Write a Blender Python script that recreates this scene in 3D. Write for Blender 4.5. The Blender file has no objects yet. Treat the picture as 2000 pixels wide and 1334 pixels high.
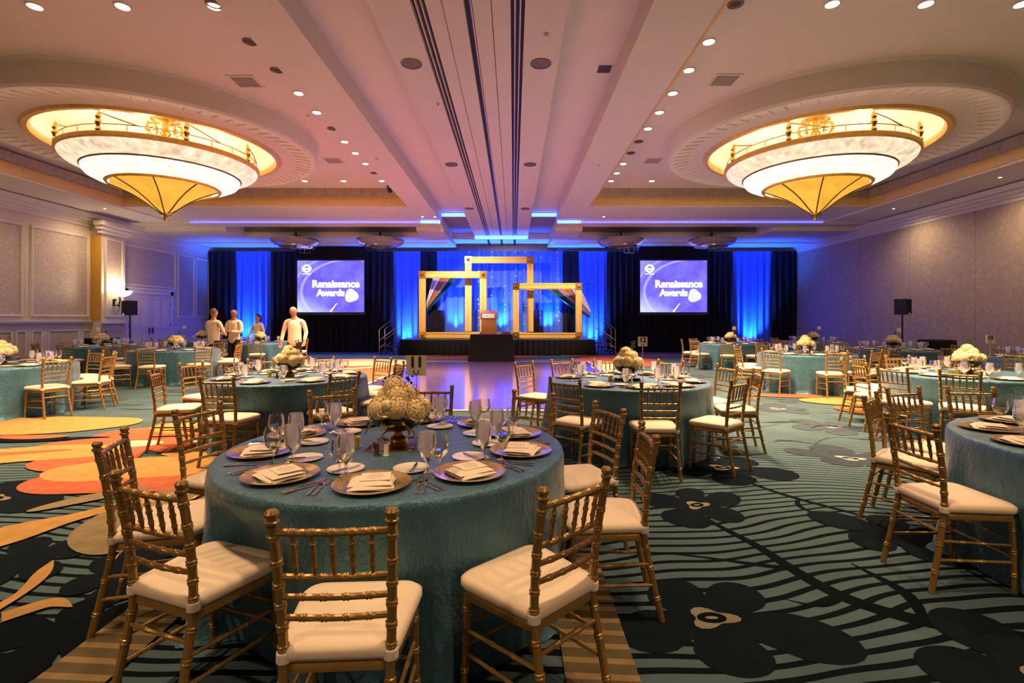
import bpy, math, random
from mathutils import Vector, Matrix
random.seed(7)
PI = math.pi
S = bpy.context.scene
COL = S.collection
# ------------------------------------------------------------------ camera, world, exposure
cam = bpy.data.cameras.new('camera'); camo = bpy.data.objects.new('camera', cam); COL.objects.link(camo)
camo.location = (0, 0, 1.46); camo.rotation_euler = (PI/2, 0, 0)
cam.sensor_width = 36; cam.lens = 17.82; cam.shift_x = -0.0015; cam.shift_y = -0.021
cam.clip_start = .05; cam.clip_end = 100
S.camera = camo
w = bpy.data.worlds.new('world'); S.world = w; w.use_nodes = True
w.node_tree.nodes['Background'].inputs[0].default_value = (.01, .01, .012, 1)
w.node_tree.nodes['Background'].inputs[1].default_value = .3
S.view_settings.view_transform = 'Standard'; S.view_settings.look = 'None'
S.view_settings.gamma = 1; S.view_settings.use_curve_mapping = False
S.view_settings.exposure = 0.40
S.cycles.max_bounces = 7; S.cycles.diffuse_bounces = 4; S.cycles.glossy_bounces = 3
S.cycles.transparent_max_bounces = 10; S.cycles.transmission_bounces = 3
S.cycles.sample_clamp_indirect = 4; S.cycles.caustics_reflective = False; S.cycles.caustics_refractive = False
# light levels (one place)
CH_UP, CH_LOW, CH_AMB, CH_BULB = .80, 1.35, .74, 24
DOWN_W, SCONCE_W, UPL_W, STAGE_W = 1080, 40, 2900, 1500
WARM = (1, .72, .46); WARM2 = (1, .62, .33); BLUE = (.01, .09, 1)

# ------------------------------------------------------------------ mesh helpers
KIDS = {}
class MB:
    def __init__(s): s.v = []; s.f = []
    def add(s, vs, fs):
        n = len(s.v); s.v += [tuple(p) for p in vs]; s.f += [tuple(i+n for i in f) for f in fs]; return s
    def box(s, x0, x1, y0, y1, z0, z1):
        return s.add([(x0,y0,z0),(x1,y0,z0),(x1,y1,z0),(x0,y1,z0),(x0,y0,z1),(x1,y0,z1),(x1,y1,z1),(x0,y1,z1)],
                     [(0,3,2,1),(4,5,6,7),(0,1,5,4),(1,2,6,5),(2,3,7,6),(3,0,4,7)])
    def tube(s, pts, rad, n=8, cap=True, sq=None):
        pts = [Vector(p) for p in pts]; m = len(pts)
        if not hasattr(rad, '__len__'): rad = [rad]*m
        vs = []; fs = []; ref = None
        for i, p in enumerate(pts):
            t = (pts[min(i+1, m-1)]-pts[max(i-1, 0)])
            if t.length < 1e-9: t = Vector((0,0,1))
            t.normalize()
            if ref is None: ref = Vector((1,0,0)) if abs(t.x) < .9 else Vector((0,1,0))
            a = ref - t*ref.dot(t)
            if a.length < 1e-6: a = t.orthogonal()
            a.normalize(); b = t.cross(a); ref = a
            for k in range(n):
                q = 2*PI*k/n; vs.append(p + a*(rad[i]*math.cos(q)) + b*(rad[i]*math.sin(q)*(sq or 1)))
        for i in range(m-1):
            for k in range(n): fs.append((i*n+k, i*n+(k+1)%n, (i+1)*n+(k+1)%n, (i+1)*n+k))
        if cap: fs.append(tuple(range(n-1, -1, -1))); fs.append(tuple((m-1)*n+k for k in range(n)))
        return s.add(vs, fs)
    def lathe(s, prof, n=32, c=(0,0,0), a0=0, a1=2*PI, close=True):
        full = abs(a1-a0-2*PI) < 1e-6; m = n if full else n+1; vs = []; fs = []
        for r, z in prof:
            for k in range(m):
                q = a0+(a1-a0)*k/n; vs.append((c[0]+r*math.cos(q), c[1]+r*math.sin(q), c[2]+z))
        for i in range(len(prof)-1):
            for k in range(n):
                k2 = (k+1) % m
                fs.append((i*m+k, i*m+k2, (i+1)*m+k2, (i+1)*m+k))
        if full and close:
            if prof[0][0] > 1e-4 and prof[0][0] < .02: fs.append(tuple(range(m-1, -1, -1)))
        return s.add(vs, fs)
    def disc(s, r, z, n=24, c=(0,0), up=True):
        vs = [(c[0]+r*math.cos(2*PI*k/n), c[1]+r*math.sin(2*PI*k/n), z) for k in range(n)]
        return s.add(vs, [tuple(range(n)) if up else tuple(range(n-1, -1, -1))])
    def prism(s, poly, z0, z1):
        n = len(poly); vs = [(x,y,z0) for x, y in poly]+[(x,y,z1) for x, y in poly]
        return s.add(vs, [tuple(range(n-1,-1,-1)), tuple(range(n,2*n))]+[(i,(i+1)%n,n+(i+1)%n,n+i) for i in range(n)])
    def ball(s, c, r, n=10, m=6, sz=1):
        vs = []; fs = []
        for i in range(m+1):
            t = PI*i/m
            for k in range(n):
                q = 2*PI*k/n; vs.append((c[0]+r*math.sin(t)*math.cos(q), c[1]+r*math.sin(t)*math.sin(q), c[2]+r*sz*math.cos(t)))
        for i in range(m):
            for k in range(n): fs.append((i*n+k, (i+1)*n+k, (i+1)*n+(k+1)%n, i*n+(k+1)%n))
        return s.add(vs, fs)
    def grid(s, fn, nu, nv, wrap=False):
        m = nu if wrap else nu+1
        vs = [fn(i/nu, j/nv) for j in range(nv+1) for i in range(m)]
        fs = [(j*m+i, j*m+(i+1)%m, (j+1)*m+(i+1)%m, (j+1)*m+i) for j in range(nv) for i in range(nu)]
        return s.add(vs, fs)
    def xf(s, mt): s.v = [tuple(mt @ Vector(p)) for p in s.v]; return s
    def mesh(s, name, mt, smooth=True, ang=.7):
        me = bpy.data.meshes.new(name); me.from_pydata(s.v, [], s.f); me.update()
        if smooth:
            me.polygons.foreach_set('use_smooth', [True]*len(me.polygons))
            try: me.set_sharp_from_angle(angle=ang)
            except Exception: pass
        if mt: me.materials.append(mt)
        return me
    def obj(s, name, mt, parent=None, smooth=True, ang=.7, loc=None):
        return link(name, s.mesh(name, mt, smooth, ang), parent, loc)
def link(name, data, parent=None, loc=None, rz=0):
    o = bpy.data.objects.new(name, data); COL.objects.link(o)
    if parent is not None:
        o.parent = parent; KIDS.setdefault(parent, []).append(o)
    if loc is not None: o.location = loc
    if rz: o.rotation_euler = (0, 0, rz)
    return o
def tag(o, label, cat, group=None, kind=None):
    o['label'] = label
    if cat: o['category'] = cat
    if group: o['group'] = group
    if kind: o['kind'] = kind
    return o
def thing(name, label, cat, loc=(0,0,0), rz=0, group=None, kind=None):
    return tag(link(name, None, None, loc, rz), label, cat, group, kind)
def clone(root, loc, rz=0, label=None, group=None):
    def rec(o, par):
        c = o.copy(); COL.objects.link(c)
        if par is not None: c.parent = par; KIDS.setdefault(par, []).append(c)
        for ch in KIDS.get(o, []): rec(ch, c)
        return c
    r = rec(root, None); r.location = loc; r.rotation_euler = (0, 0, rz)
    if label: r['label'] = label
    if group: r['group'] = group
    return r
class Stock:
    """first use places the built thing itself, later uses place copies"""
    def __init__(s, root): s.root = root; s.used = False
    def put(s, loc, rz, label, group=None):
        if not s.used:
            s.used = True; r = s.root; r.location = loc; r.rotation_euler = (0, 0, rz); r['label'] = label
            if group: r['group'] = group
            return r
        return clone(s.root, loc, rz, label, group)
def struct(name, mb, mt, label, parent=None, smooth=False):
    o = mb.obj(name, mt, parent, smooth)
    if parent is None: o['kind'] = 'structure'; o['label'] = label
    return o
def lamp(name, kind, loc, energy, color, parent=None, rot=None, **kw):
    l = bpy.data.lights.new(name, kind); l.energy = energy; l.color = color
    for k, val in kw.items(): setattr(l, k, val)
    o = bpy.data.objects.new(name, l); COL.objects.link(o); o.location = loc
    if rot: o.rotation_euler = rot
    if parent is not None: o.parent = parent; KIDS.setdefault(parent, []).append(o)
    return o
def text(name, body, size, mt, parent, loc, rot, ext=.001, off=0, align='CENTER', bold=False):
    c = bpy.data.curves.new(name, 'FONT'); c.body = body; c.size = size; c.extrude = ext; c.offset = off
    c.align_x = align; c.align_y = 'CENTER'; c.materials.append(mt); c.resolution_u = 3
    q = bpy.data.objects.new(name, c); COL.objects.link(q); me = bpy.data.meshes.new_from_object(q)
    bpy.data.objects.remove(q); bpy.data.curves.remove(c); me.name = name
    o = link(name, me, parent, loc); o.rotation_euler = rot
    return o

# ------------------------------------------------------------------ node helpers
class NX:
    def __init__(s, nt): s.nt = nt
    def n(s, t, **kw):
        x = s.nt.nodes.new(t)
        for k, val in kw.items(): setattr(x, k, val)
        return x
    def put(s, sock, val):
        if isinstance(val, bpy.types.NodeSocket): s.nt.links.new(val, sock)
        elif hasattr(val, '__len__') and len(val) == 3 and sock.type == 'RGBA': sock.default_value = (*val, 1)
        else: sock.default_value = val
    def m(s, op, a, b=None, c=None, clamp=False):
        x = s.n('ShaderNodeMath', operation=op, use_clamp=clamp)
        for i, q in enumerate((a, b, c)):
            if q is not None: s.put(x.inputs[i], q)
        return x.outputs[0]
    def mix(s, f, a, b):
        x = s.n('ShaderNodeMix', data_type='RGBA'); s.put(x.inputs[0], f); s.put(x.inputs[6], a); s.put(x.inputs[7], b)
        return x.outputs[2]
    def noise(s, vec, scale, detail=2, rough=.5, out=0):
        x = s.n('ShaderNodeTexNoise'); s.put(x.inputs['Scale'], scale); s.put(x.inputs['Detail'], detail); s.put(x.inputs['Roughness'], rough)
        if vec is not None: s.put(x.inputs['Vector'], vec)
        return x.outputs[out]
    def step(s, x, a, b):
        q = s.n('ShaderNodeMapRange', clamp=True); s.put(q.inputs[0], x); s.put(q.inputs[1], a); s.put(q.inputs[2], b); s.put(q.inputs[3], 0.0); s.put(q.inputs[4], 1.0)
        return q.outputs[0]
def newmat(name):
    m = bpy.data.materials.new(name); m.use_nodes = True; nt = m.node_tree
    b = nt.nodes['Principled BSDF']; return m, NX(nt), b, nt.nodes['Material Output']
def mat(name, col, rough=.5, metal=0, spec=.5, var=.08, vs=14, bump=0, bs=60, emit=None, es=0, coat=0, sheen=0, stretch=None, dist=.01, trans=0):
    m, x, b, out = newmat(name)
    tc = x.n('ShaderNodeTexCoord').outputs['Object']
    if stretch:
        mp = x.n('ShaderNodeMapping'); x.put(mp.inputs['Vector'], tc); mp.inputs['Scale'].default_value = stretch; tc = mp.outputs[0]
    if var:
        f = x.noise(tc, vs, 3)
        lo = tuple(max(0, c*(1-var*1.6)) for c in col); hi = tuple(min(1, c*(1+var*1.2)) for c in col)
        x.put(b.inputs['Base Color'], x.mix(f, lo, hi))
    else: x.put(b.inputs['Base Color'], col)
    b.inputs['Roughness'].default_value = rough; b.inputs['Metallic'].default_value = metal
    b.inputs['Specular IOR Level'].default_value = spec; b.inputs['Coat Weight'].default_value = coat
    b.inputs['Sheen Weight'].default_value = sheen
    if trans: b.inputs['Transmission Weight'].default_value = trans
    if emit: x.put(b.inputs['Emission Color'], emit); b.inputs['Emission Strength'].default_value = es
    if bump:
        bn = x.n('ShaderNodeBump'); bn.inputs['Strength'].default_value = bump; bn.inputs['Distance'].default_value = dist
        x.put(bn.inputs['Height'], x.noise(tc, bs, 4)); x.put(b.inputs['Normal'], bn.outputs[0])
    return m
def thin_glass(name, tint, alpha, rough=.05, body=(.8,.8,.8), diffuse=0.0, trl=0.0):
    """see-through glass: a clear part, a fresnel gloss and, when frosted, a milky part"""
    m, x, b, out = newmat(name); nt = m.node_tree; nt.nodes.remove(b)
    tr = x.n('ShaderNodeBsdfTransparent'); tr.inputs[0].default_value = (*tint, 1)
    gl = x.n('ShaderNodeBsdfGlossy'); gl.inputs[0].default_value = (1,1,1,1); gl.inputs['Roughness'].default_value = rough
    base = tr.outputs[0]
    if diffuse:
        df = x.n('ShaderNodeBsdfDiffuse'); x.put(df.inputs[0], x.mix(x.noise(x.n('ShaderNodeTexCoord').outputs['Object'], 60, 3), tuple(c*.85 for c in body), body))
        tl = x.n('ShaderNodeBsdfTranslucent'); tl.inputs[0].default_value = (*body, 1)
        a = x.n('ShaderNodeMixShader'); a.inputs[0].default_value = trl; nt.links.new(df.outputs[0], a.inputs[1]); nt.links.new(tl.outputs[0], a.inputs[2])
        c = x.n('ShaderNodeMixShader'); c.inputs[0].default_value = diffuse; nt.links.new(base, c.inputs[1]); nt.links.new(a.outputs[0], c.inputs[2]); base = c.outputs[0]
    fr = x.n('ShaderNodeFresnel'); fr.inputs[0].default_value = 1.45
    d = x.n('ShaderNodeMixShader'); x.put(d.inputs[0], x.m('ADD', x.m('MULTIPLY', fr.outputs[0], .9), alpha, clamp=True))
    nt.links.new(base, d.inputs[1]); nt.links.new(gl.outputs[0], d.inputs[2]); nt.links.new(d.outputs[0], out.inputs[0])
    return m
def emis(name, col, strength, var=0, vs=4, seeds=None, base=(.8,.8,.8)):
    m, x, b, out = newmat(name)
    x.put(b.inputs['Base Color'], base); b.inputs['Roughness'].default_value = .35
    x.put(b.inputs['Emission Color'], col)
    if var:
        tc = x.n('ShaderNodeTexCoord').outputs['Object']
        f = x.noise(tc, vs, 6, .7)
        mr = x.n('ShaderNodeMapRange'); x.put(mr.inputs[0], f); mr.inputs[1].default_value = .3; mr.inputs[2].default_value = .7
        mr.inputs[3].default_value = strength*(1-var); mr.inputs[4].default_value = strength*(1+var*.6)
        x.put(b.inputs['Emission Strength'], mr.outputs[0])
    else: b.inputs['Emission Strength'].default_value = strength
    return m

# ------------------------------------------------------------------ materials
MT = {}
MT['plaster'] = mat('plaster', (.77,.71,.63), .75, var=.03, vs=3, bump=.05, bs=90)
MT['plaster_warm'] = mat('plaster_warm', (.66,.57,.44), .7, var=.05, vs=4, bump=.05, bs=60)
MT['crown'] = mat('crown', (.50,.42,.30), .6, var=.25, vs=9, bump=.6, bs=26, dist=.03, stretch=(1,1,.4))
MT['frieze'] = mat('frieze', (.78,.52,.20), .5, var=.08, vs=4)  # gold colour stands in for warm cove light on frieze and beam lip
MT['slot'] = mat('slot', (.012,.011,.012), .5, var=.1)
MT['rail_white'] = mat('rail_white', (.6,.52,.44), .4, var=.05)
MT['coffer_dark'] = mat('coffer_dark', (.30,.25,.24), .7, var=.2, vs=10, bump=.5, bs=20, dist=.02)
MT['gold'] = mat('gold_paint', (.37,.225,.062), .36, metal=.5, spec=.6, var=.12, vs=30)
MT['gold_bright'] = mat('gold_bright', (.72,.45,.12), .24, metal=1, var=.1, vs=20)
MT['gold_frame'] = mat('gold_frame', (.80,.50,.13), .38, metal=.25, var=.18, vs=16, bump=.4, bs=40, dist=.02)
MT['brass_dark'] = mat('brass_dark', (.22,.15,.07), .4, metal=.7, var=.15)
MT['cushion'] = mat('cushion', (.82,.70,.54), .75, var=.03, vs=8, bump=.06, bs=200, sheen=.2)
MT['tie'] = mat('tie', (.84,.76,.66), .8, var=.04)
MT['linen'] = mat('linen', (.86,.77,.62), .8, var=.03, bump=.1, bs=300)
MT['card'] = mat('card', (.88,.80,.68), .6, var=.02)
MT['print'] = mat('print', (.45,.38,.32), .7, var=.05)
MT['porcelain'] = mat('porcelain', (.86,.80,.74), .15, var=.02, spec=.6, coat=.4)
MT['steel'] = mat('steel', (.62,.60,.60), .18, metal=1, var=.05)
MT['black'] = mat('black_plastic', (.012,.012,.013), .5, var=.1)
MT['blackcloth'] = mat('black_cloth', (.010,.009,.012), .85, var=.2, vs=30, spec=.2)
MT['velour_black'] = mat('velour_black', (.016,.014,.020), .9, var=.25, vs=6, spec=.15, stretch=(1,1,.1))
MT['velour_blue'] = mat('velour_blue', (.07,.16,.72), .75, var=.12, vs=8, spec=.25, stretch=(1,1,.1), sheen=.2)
MT['ink'] = mat('ink', (.008,.008,.008), .5, var=.0)
MT['white_trim'] = mat('white_trim', (.72,.66,.58), .5, var=.03)
MT['wain'] = mat('wainscot', (.60,.54,.44), .55, var=.05, vs=5)
MT['wain_panel'] = mat('wain_panel', (.50,.41,.26), .55, var=.06, vs=5)
MT['ochre'] = mat('ochre_tone', (.55,.30,.045), .6, var=.06, vs=4)  # even ochre colour for the pilaster's return face
MT['door'] = mat('door_paint', (.62,.55,.54), .45, var=.03)
MT['leaf'] = mat('leaf', (.035,.045,.018), .5, var=.3, vs=30)
MT['petal'] = mat('petal', (.90,.72,.38), .7, var=.10, vs=40)
MT['petal2'] = mat('petal_white', (.92,.80,.54), .7, var=.08, vs=40)
MT['bowl_bronze'] = mat('bowl_bronze', (.10,.066,.022), .3, metal=.7, var=.2)
MT['mirror'] = mat('mirror_tile', (.35,.30,.22), .06, metal=1, var=.05)
MT['wood'] = mat('lectern_wood', (.26,.10,.035), .4, var=.2, vs=12, stretch=(1,1,.15))
MT['skin'] = mat('skin', (.52,.25,.145), .5, var=.06)
MT['skin_dark'] = mat('skin_dark', (.36,.165,.085), .5, var=.06)
MT['jacket'] = mat('jacket', (.83,.72,.54), .8, var=.05, bump=.15, bs=25)
MT['trouser'] = mat('trouser', (.012,.012,.014), .8, var=.1)
MT['hair'] = mat('hair', (.012,.010,.010), .55, var=.2)
MT['hair_grey'] = mat('hair_grey', (.10,.08,.06), .6, var=.2)
MT['grille'] = mat('grille', (.16,.145,.13), .6, var=.3, vs=120)
MT['vent'] = mat('vent', (.42,.38,.33), .6, var=.08)
MT['water_glass'] = thin_glass('frosted_glass', (.94,.94,1), .06, .22, (.93,.92,.98), .68, .5)
MT['clear_glass'] = thin_glass('clear_glass', (.93,.93,.93), .045, .03)
MT['wine_water'] = thin_glass('water', (.85,.85,.85), .08, .02)
MT['charger'] = mat('charger_glass', (.26,.22,.15), .10, metal=.35, var=.12, vs=30, spec=.7, coat=.6)
MT['charger_rim'] = mat('charger_rim', (.60,.42,.18), .16, metal=.55, var=.15, vs=40, coat=.5)
MT['votive'] = mat('votive_gold', (.75,.45,.08), .25, metal=.8, var=.15, emit=(1,.45,.06), es=.06)
MT['pepper'] = mat('pepper', (.05,.03,.02), .4)
MT['salt'] = mat('salt', (.85,.78,.66), .4)
MT['bluering'] = emis('led_blue', (.05,.06,1), 2.4)
MT['cyanring'] = emis('led_cyan', (.018,.085,1), 7.5)
MT['bulb'] = emis('lamp_disc', (1,.90,.78), 9)
MT['bulb_off'] = mat('lamp_off', (.10,.08,.07), .3, metal=.5)
MT['glass_up'] = emis('alabaster_upper', (1,.77,.53), CH_UP, .55, 5, base=(.3,.24,.18))
MT['glass_low'] = emis('alabaster_lower', (1,.82,.60), CH_LOW, .55, 7, base=(.4,.34,.27))
MT['glass_amber'] = emis('amber_glass', (1,.50,.055), CH_AMB, .3, 2.2, base=(.35,.17,.02))
MT['sconce_glass'] = emis('sconce_glass', (1,.80,.48), 6)
MT['small_glass'] = mat('smoked_glass', (.40,.34,.42), .12, spec=.8, var=.25, vs=8, coat=.6)
MT['purple_glow'] = emis('uplight_lens', (.1,.3,1), 6)

for k in ('bulb','sconce_glass','purple_glow','votive'):
    MT[k].cycles.emission_sampling = 'NONE'
def cloth_mat():
    m, x, b, out = newmat('teal_satin')
    g = x.n('ShaderNodeTexCoord').outputs['Object']
    mp = x.n('ShaderNodeMapping'); x.put(mp.inputs[0], g); mp.inputs['Scale'].default_value = (1, 1, .55)
    n1 = x.noise(mp.outputs[0], 9, 5, .6); n2 = x.noise(mp.outputs[0], 55, 4, .7)
    x.put(b.inputs['Base Color'], x.mix(n1, (.044,.135,.205), (.082,.225,.325)))
    b.inputs['Roughness'].default_value = .34; b.inputs['Metallic'].default_value = .35
    b.inputs['Specular IOR Level'].default_value = .55; b.inputs['Sheen Weight'].default_value = .25
    b.inputs['Sheen Roughness'].default_value = .4
    bn = x.n('ShaderNodeBump'); bn.inputs['Strength'].default_value = .8; bn.inputs['Distance'].default_value = .03
    x.put(bn.inputs['Height'], x.m('ADD', n1, x.m('MULTIPLY', n2, .35))); x.put(b.inputs['Normal'], bn.outputs[0])
    return m
MT['cloth'] = cloth_mat()
def wallpaper(name, c0, c1, scale=2.6):
    m, x, b, out = newmat(name)
    g = x.n('ShaderNodeTexCoord').outputs['Object']
    warp = x.n('ShaderNodeVectorMath', operation='MULTIPLY_ADD')
    x.put(warp.inputs[0], x.noise(g, scale*1.1, 3, .5, 1)); warp.inputs[1].default_value = (.5,.5,.5); x.put(warp.inputs[2], g)
    vo = x.n('ShaderNodeTexVoronoi', feature='DISTANCE_TO_EDGE'); x.put(vo.inputs['Vector'], warp.outputs[0]); vo.inputs['Scale'].default_value = scale*1.7
    veins = x.step(vo.outputs['Distance'], .0, .30)
    n2 = x.noise(g, 16, 4, .65)
    f = x.m('MULTIPLY', x.m('ADD', x.m('MULTIPLY', veins, .32), x.m('MULTIPLY', n2, .85)), .95, clamp=True)
    x.put(b.inputs['Base Color'], x.mix(f, c0, c1)); b.inputs['Roughness'].default_value = .6
    return m
MT['paper_left'] = wallpaper('damask_paper', (.36,.285,.20), (.60,.505,.385), 3.2)
MT['paper_right'] = wallpaper('vinyl_paper', (.34,.26,.17), (.54,.43,.30), 2.4)
# ------------------------------------------------------------------ carpet: striped ground in nodes, flower motifs as flat inlays
def carpet():
    m, x, b, out = newmat('carpet'); M = x.m
    pos = x.n('ShaderNodeTexCoord').outputs['Object']
    sr = x.n('ShaderNodeSeparateXYZ'); x.put(sr.inputs[0], pos); rx, ry = sr.outputs[0], sr.outputs[1]
    base = x.mix(x.noise(pos, 1.8, 3), TEAL, TEAL2)
    ph = M('ADD', ry, M('ADD', M('MULTIPLY', M('SINE', M('MULTIPLY', rx, 2.1)), .07), M('MULTIPLY', M('SINE', M('ADD', M('MULTIPLY', rx, .83), M('MULTIPLY', ry, .6))), .16)))
    ph = M('ADD', ph, M('MULTIPLY', x.noise(pos, .9, 1), .35))
    fr = M('FRACT', M('DIVIDE', ph, .098))
    wid = M('SUBTRACT', .42, M('MULTIPLY', x.step(ry, 2.0, 7.0), .34))
    col = x.mix(M('LESS_THAN', fr, wid), base, DARK)
    pile = x.noise(pos, 220, 1)
    x.put(b.inputs['Base Color'], x.mix(M('MULTIPLY', pile, .28), col, (.008,.010,.012)))
    b.inputs['Roughness'].default_value = .95; b.inputs['Specular IOR Level'].default_value = .02
    return m
TEAL, TEAL2 = (.050,.084,.098), (.098,.166,.196)
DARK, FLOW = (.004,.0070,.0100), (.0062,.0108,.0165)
YEL, COR, TAN, CRM = (.37,.225,.078), (.36,.105,.056), (.20,.165,.095), (.62,.50,.32)
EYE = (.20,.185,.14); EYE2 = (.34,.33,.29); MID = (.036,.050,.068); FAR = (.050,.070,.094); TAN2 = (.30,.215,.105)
CX = -.53; WL, WR = -14.0, 13.0; YB, YF = 23.75, -4.5; ZT = 6.0
fl = MB().add([(WL-.2,YF-.2,0),(WR+.2,YF-.2,0),(WR+.2,YB+.2,0),(WL-.2,YB+.2,0)], [(0,1,2,3)])
floor = struct('floor', fl, carpet(), 'teal carpet with dark blossoms, wavy lines and orange flower drifts')
CMAT = {}
def cmat(c):
    if c not in CMAT: CMAT[c] = mat('carpet_dye', c, .95, spec=.02, var=.22, vs=9)
    return CMAT[c]
MZ = [.0006]
def wob(x, y): return (x+.05*math.sin(2.1*y+1.3*x)+.03*math.sin(5.3*y-2*x), y+.05*math.sin(1.9*x+.7*y)+.03*math.sin(4.7*x+1.1*y))
def motif(pts, colr, name='carpet_motif', warp=True):
    if warp: pts = [wob(*p) for p in pts]
    MB().add([(x, y, MZ[0]) for x, y in pts], [tuple(range(len(pts)))]).obj(name, cmat(colr), floor, False); MZ[0] += .00012
def flower(cx, cy, R, n, ph, colr, inner=.34, eye=None, seed=0):
    r_ = random.Random(int(cx*100)+int(cy*10)+seed); pl = [r_.uniform(.78,1.12) for _ in range(n)]; pts = []
    for k in range(n*14):
        a = 2*PI*k/(n*14); q = (a*n/(2*PI)) % n; i = int(q); f = q-i
        pts.append((cx+R*pl[i]*(inner+(1-inner)*math.sin(PI*f)**.5)*math.cos(a+ph), cy+R*pl[i]*(inner+(1-inner)*math.sin(PI*f)**.5)*math.sin(a+ph)) if .04 < f < .96 else (cx+R*inner*math.cos(a+ph), cy+R*inner*math.sin(a+ph)))
    motif(pts, colr)
    if eye:
        s = .09*R/.45
        motif([(cx+s*(1+.3*math.cos(3*q))*math.cos(q), cy+s*.75*(1+.3*math.cos(3*q))*math.sin(q)) for q in [2*PI*k/24 for k in range(24)]], eye)
        motif([(cx+s*.66*math.cos(q), cy+s*.45*math.sin(q)) for q in [2*PI*k/20 for k in range(20)]], DARK)
        motif([(cx+s*.3*math.cos(q), cy+s*.12*math.sin(q)) for q in [2*PI*k/12 for k in range(12)]], eye)
def ell(cx, cy, ax, ay, rot, colr):
    cs, sn = math.cos(rot), math.sin(rot)
    motif([(cx+ax*math.cos(q)*cs-ay*math.sin(q)*sn, cy+ax*math.cos(q)*sn+ay*math.sin(q)*cs) for q in [2*PI*k/44 for k in range(44)]], colr)
def vine(p, colr):
    """p: (x, y, half width) points along a stem or leaf"""
    P_ = [Vector(q) for q in p]; fine = []
    for i in range(len(P_)-1):
        p0, p1, p2, p3 = P_[max(i-1,0)], P_[i], P_[i+1], P_[min(i+2,len(P_)-1)]
        for j in range(6):
            t = j/6; fine.append(.5*((2*p1)+(p2-p0)*t+(2*p0-5*p1+4*p2-p3)*t*t+(3*p1-p0-3*p2+p3)*t**3))
    fine.append(P_[-1]); L, R_ = [], []
    for i, q in enumerate(fine):
        d = fine[min(i+1,len(fine)-1)]-fine[max(i-1,0)]; n_ = Vector((-d.y, d.x)).normalized()*max(q.z,.003); L.append((q.x+n_.x,q.y+n_.y)); R_.append((q.x-n_.x,q.y-n_.y))
    m = len(fine); vs = [wob(*a) for a in L]+[wob(*a) for a in R_]
    MB().add([(a, b, MZ[0]) for a, b in vs], [(i, i+1, m+i+1, m+i) for i in range(m-1)]).obj('carpet_vine', cmat(colr), floor, False); MZ[0] += .00012
# stems
vine([(1.47,3.8,.02),(1.52,3.4,.035),(1.58,3.05,.045),(1.78,2.66,.05),(2.12,2.40,.05),(2.6,2.2,.03)], DARK)
vine([(1.58,3.05,.03),(1.2,3.12,.018),(.75,3.2,.004)], DARK); vine([(1.95,2.52,.02),(2.08,2.75,.035),(2.02,3.05,.006)], DARK); vine([(1.72,2.75,.02),(1.55,2.66,.015),(1.4,2.7,.003)], DARK)
vine([(2.1,4.5,.015),(2.45,4.0,.03),(2.75,3.55,.01)], DARK); vine([(2.4,4.1,.01),(2.3,3.9,.02),(2.35,3.6,.004)], DARK)
vine([(3.3,5.6,.012),(3.9,6.3,.02),(4.6,6.0,.008)], MID); vine([(2.6,6.3,.01),(3.2,6.9,.018),(3.9,7.2,.006)], MID); vine([(-5.6,8.4,.012),(-4.8,8.9,.02),(-3.9,8.7,.006)], MID)
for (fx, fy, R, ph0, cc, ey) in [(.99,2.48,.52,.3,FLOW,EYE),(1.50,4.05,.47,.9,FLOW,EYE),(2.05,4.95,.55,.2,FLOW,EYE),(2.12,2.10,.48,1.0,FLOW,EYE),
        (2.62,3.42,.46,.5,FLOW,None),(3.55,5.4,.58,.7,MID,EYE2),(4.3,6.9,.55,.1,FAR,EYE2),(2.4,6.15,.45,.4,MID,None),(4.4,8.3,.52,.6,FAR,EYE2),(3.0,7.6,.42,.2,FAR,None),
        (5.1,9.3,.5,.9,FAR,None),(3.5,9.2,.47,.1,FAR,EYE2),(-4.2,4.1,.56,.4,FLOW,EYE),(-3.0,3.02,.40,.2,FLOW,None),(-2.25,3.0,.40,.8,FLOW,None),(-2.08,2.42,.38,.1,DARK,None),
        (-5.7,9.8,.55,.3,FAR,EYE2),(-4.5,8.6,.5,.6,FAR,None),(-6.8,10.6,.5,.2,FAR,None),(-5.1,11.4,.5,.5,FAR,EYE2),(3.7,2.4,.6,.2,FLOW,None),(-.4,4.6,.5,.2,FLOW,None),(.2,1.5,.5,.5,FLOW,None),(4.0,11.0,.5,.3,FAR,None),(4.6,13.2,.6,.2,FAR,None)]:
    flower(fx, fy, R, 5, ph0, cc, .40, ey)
rv = random.Random(21)
for k in range(26):
    x0, y0 = (rv.uniform(2.2,5.2), rv.uniform(5.6,10.2)) if k % 2 else (rv.uniform(-7.2,-3.6), rv.uniform(8.2,12.4))
    L_ = rv.uniform(.5,1.1); vine([(x0,y0,.003),(x0+L_*.4,y0+rv.uniform(-.18,.18),rv.uniform(.008,.022)),(x0+L_,y0+rv.uniform(-.25,.25),.003)], MID)
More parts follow.
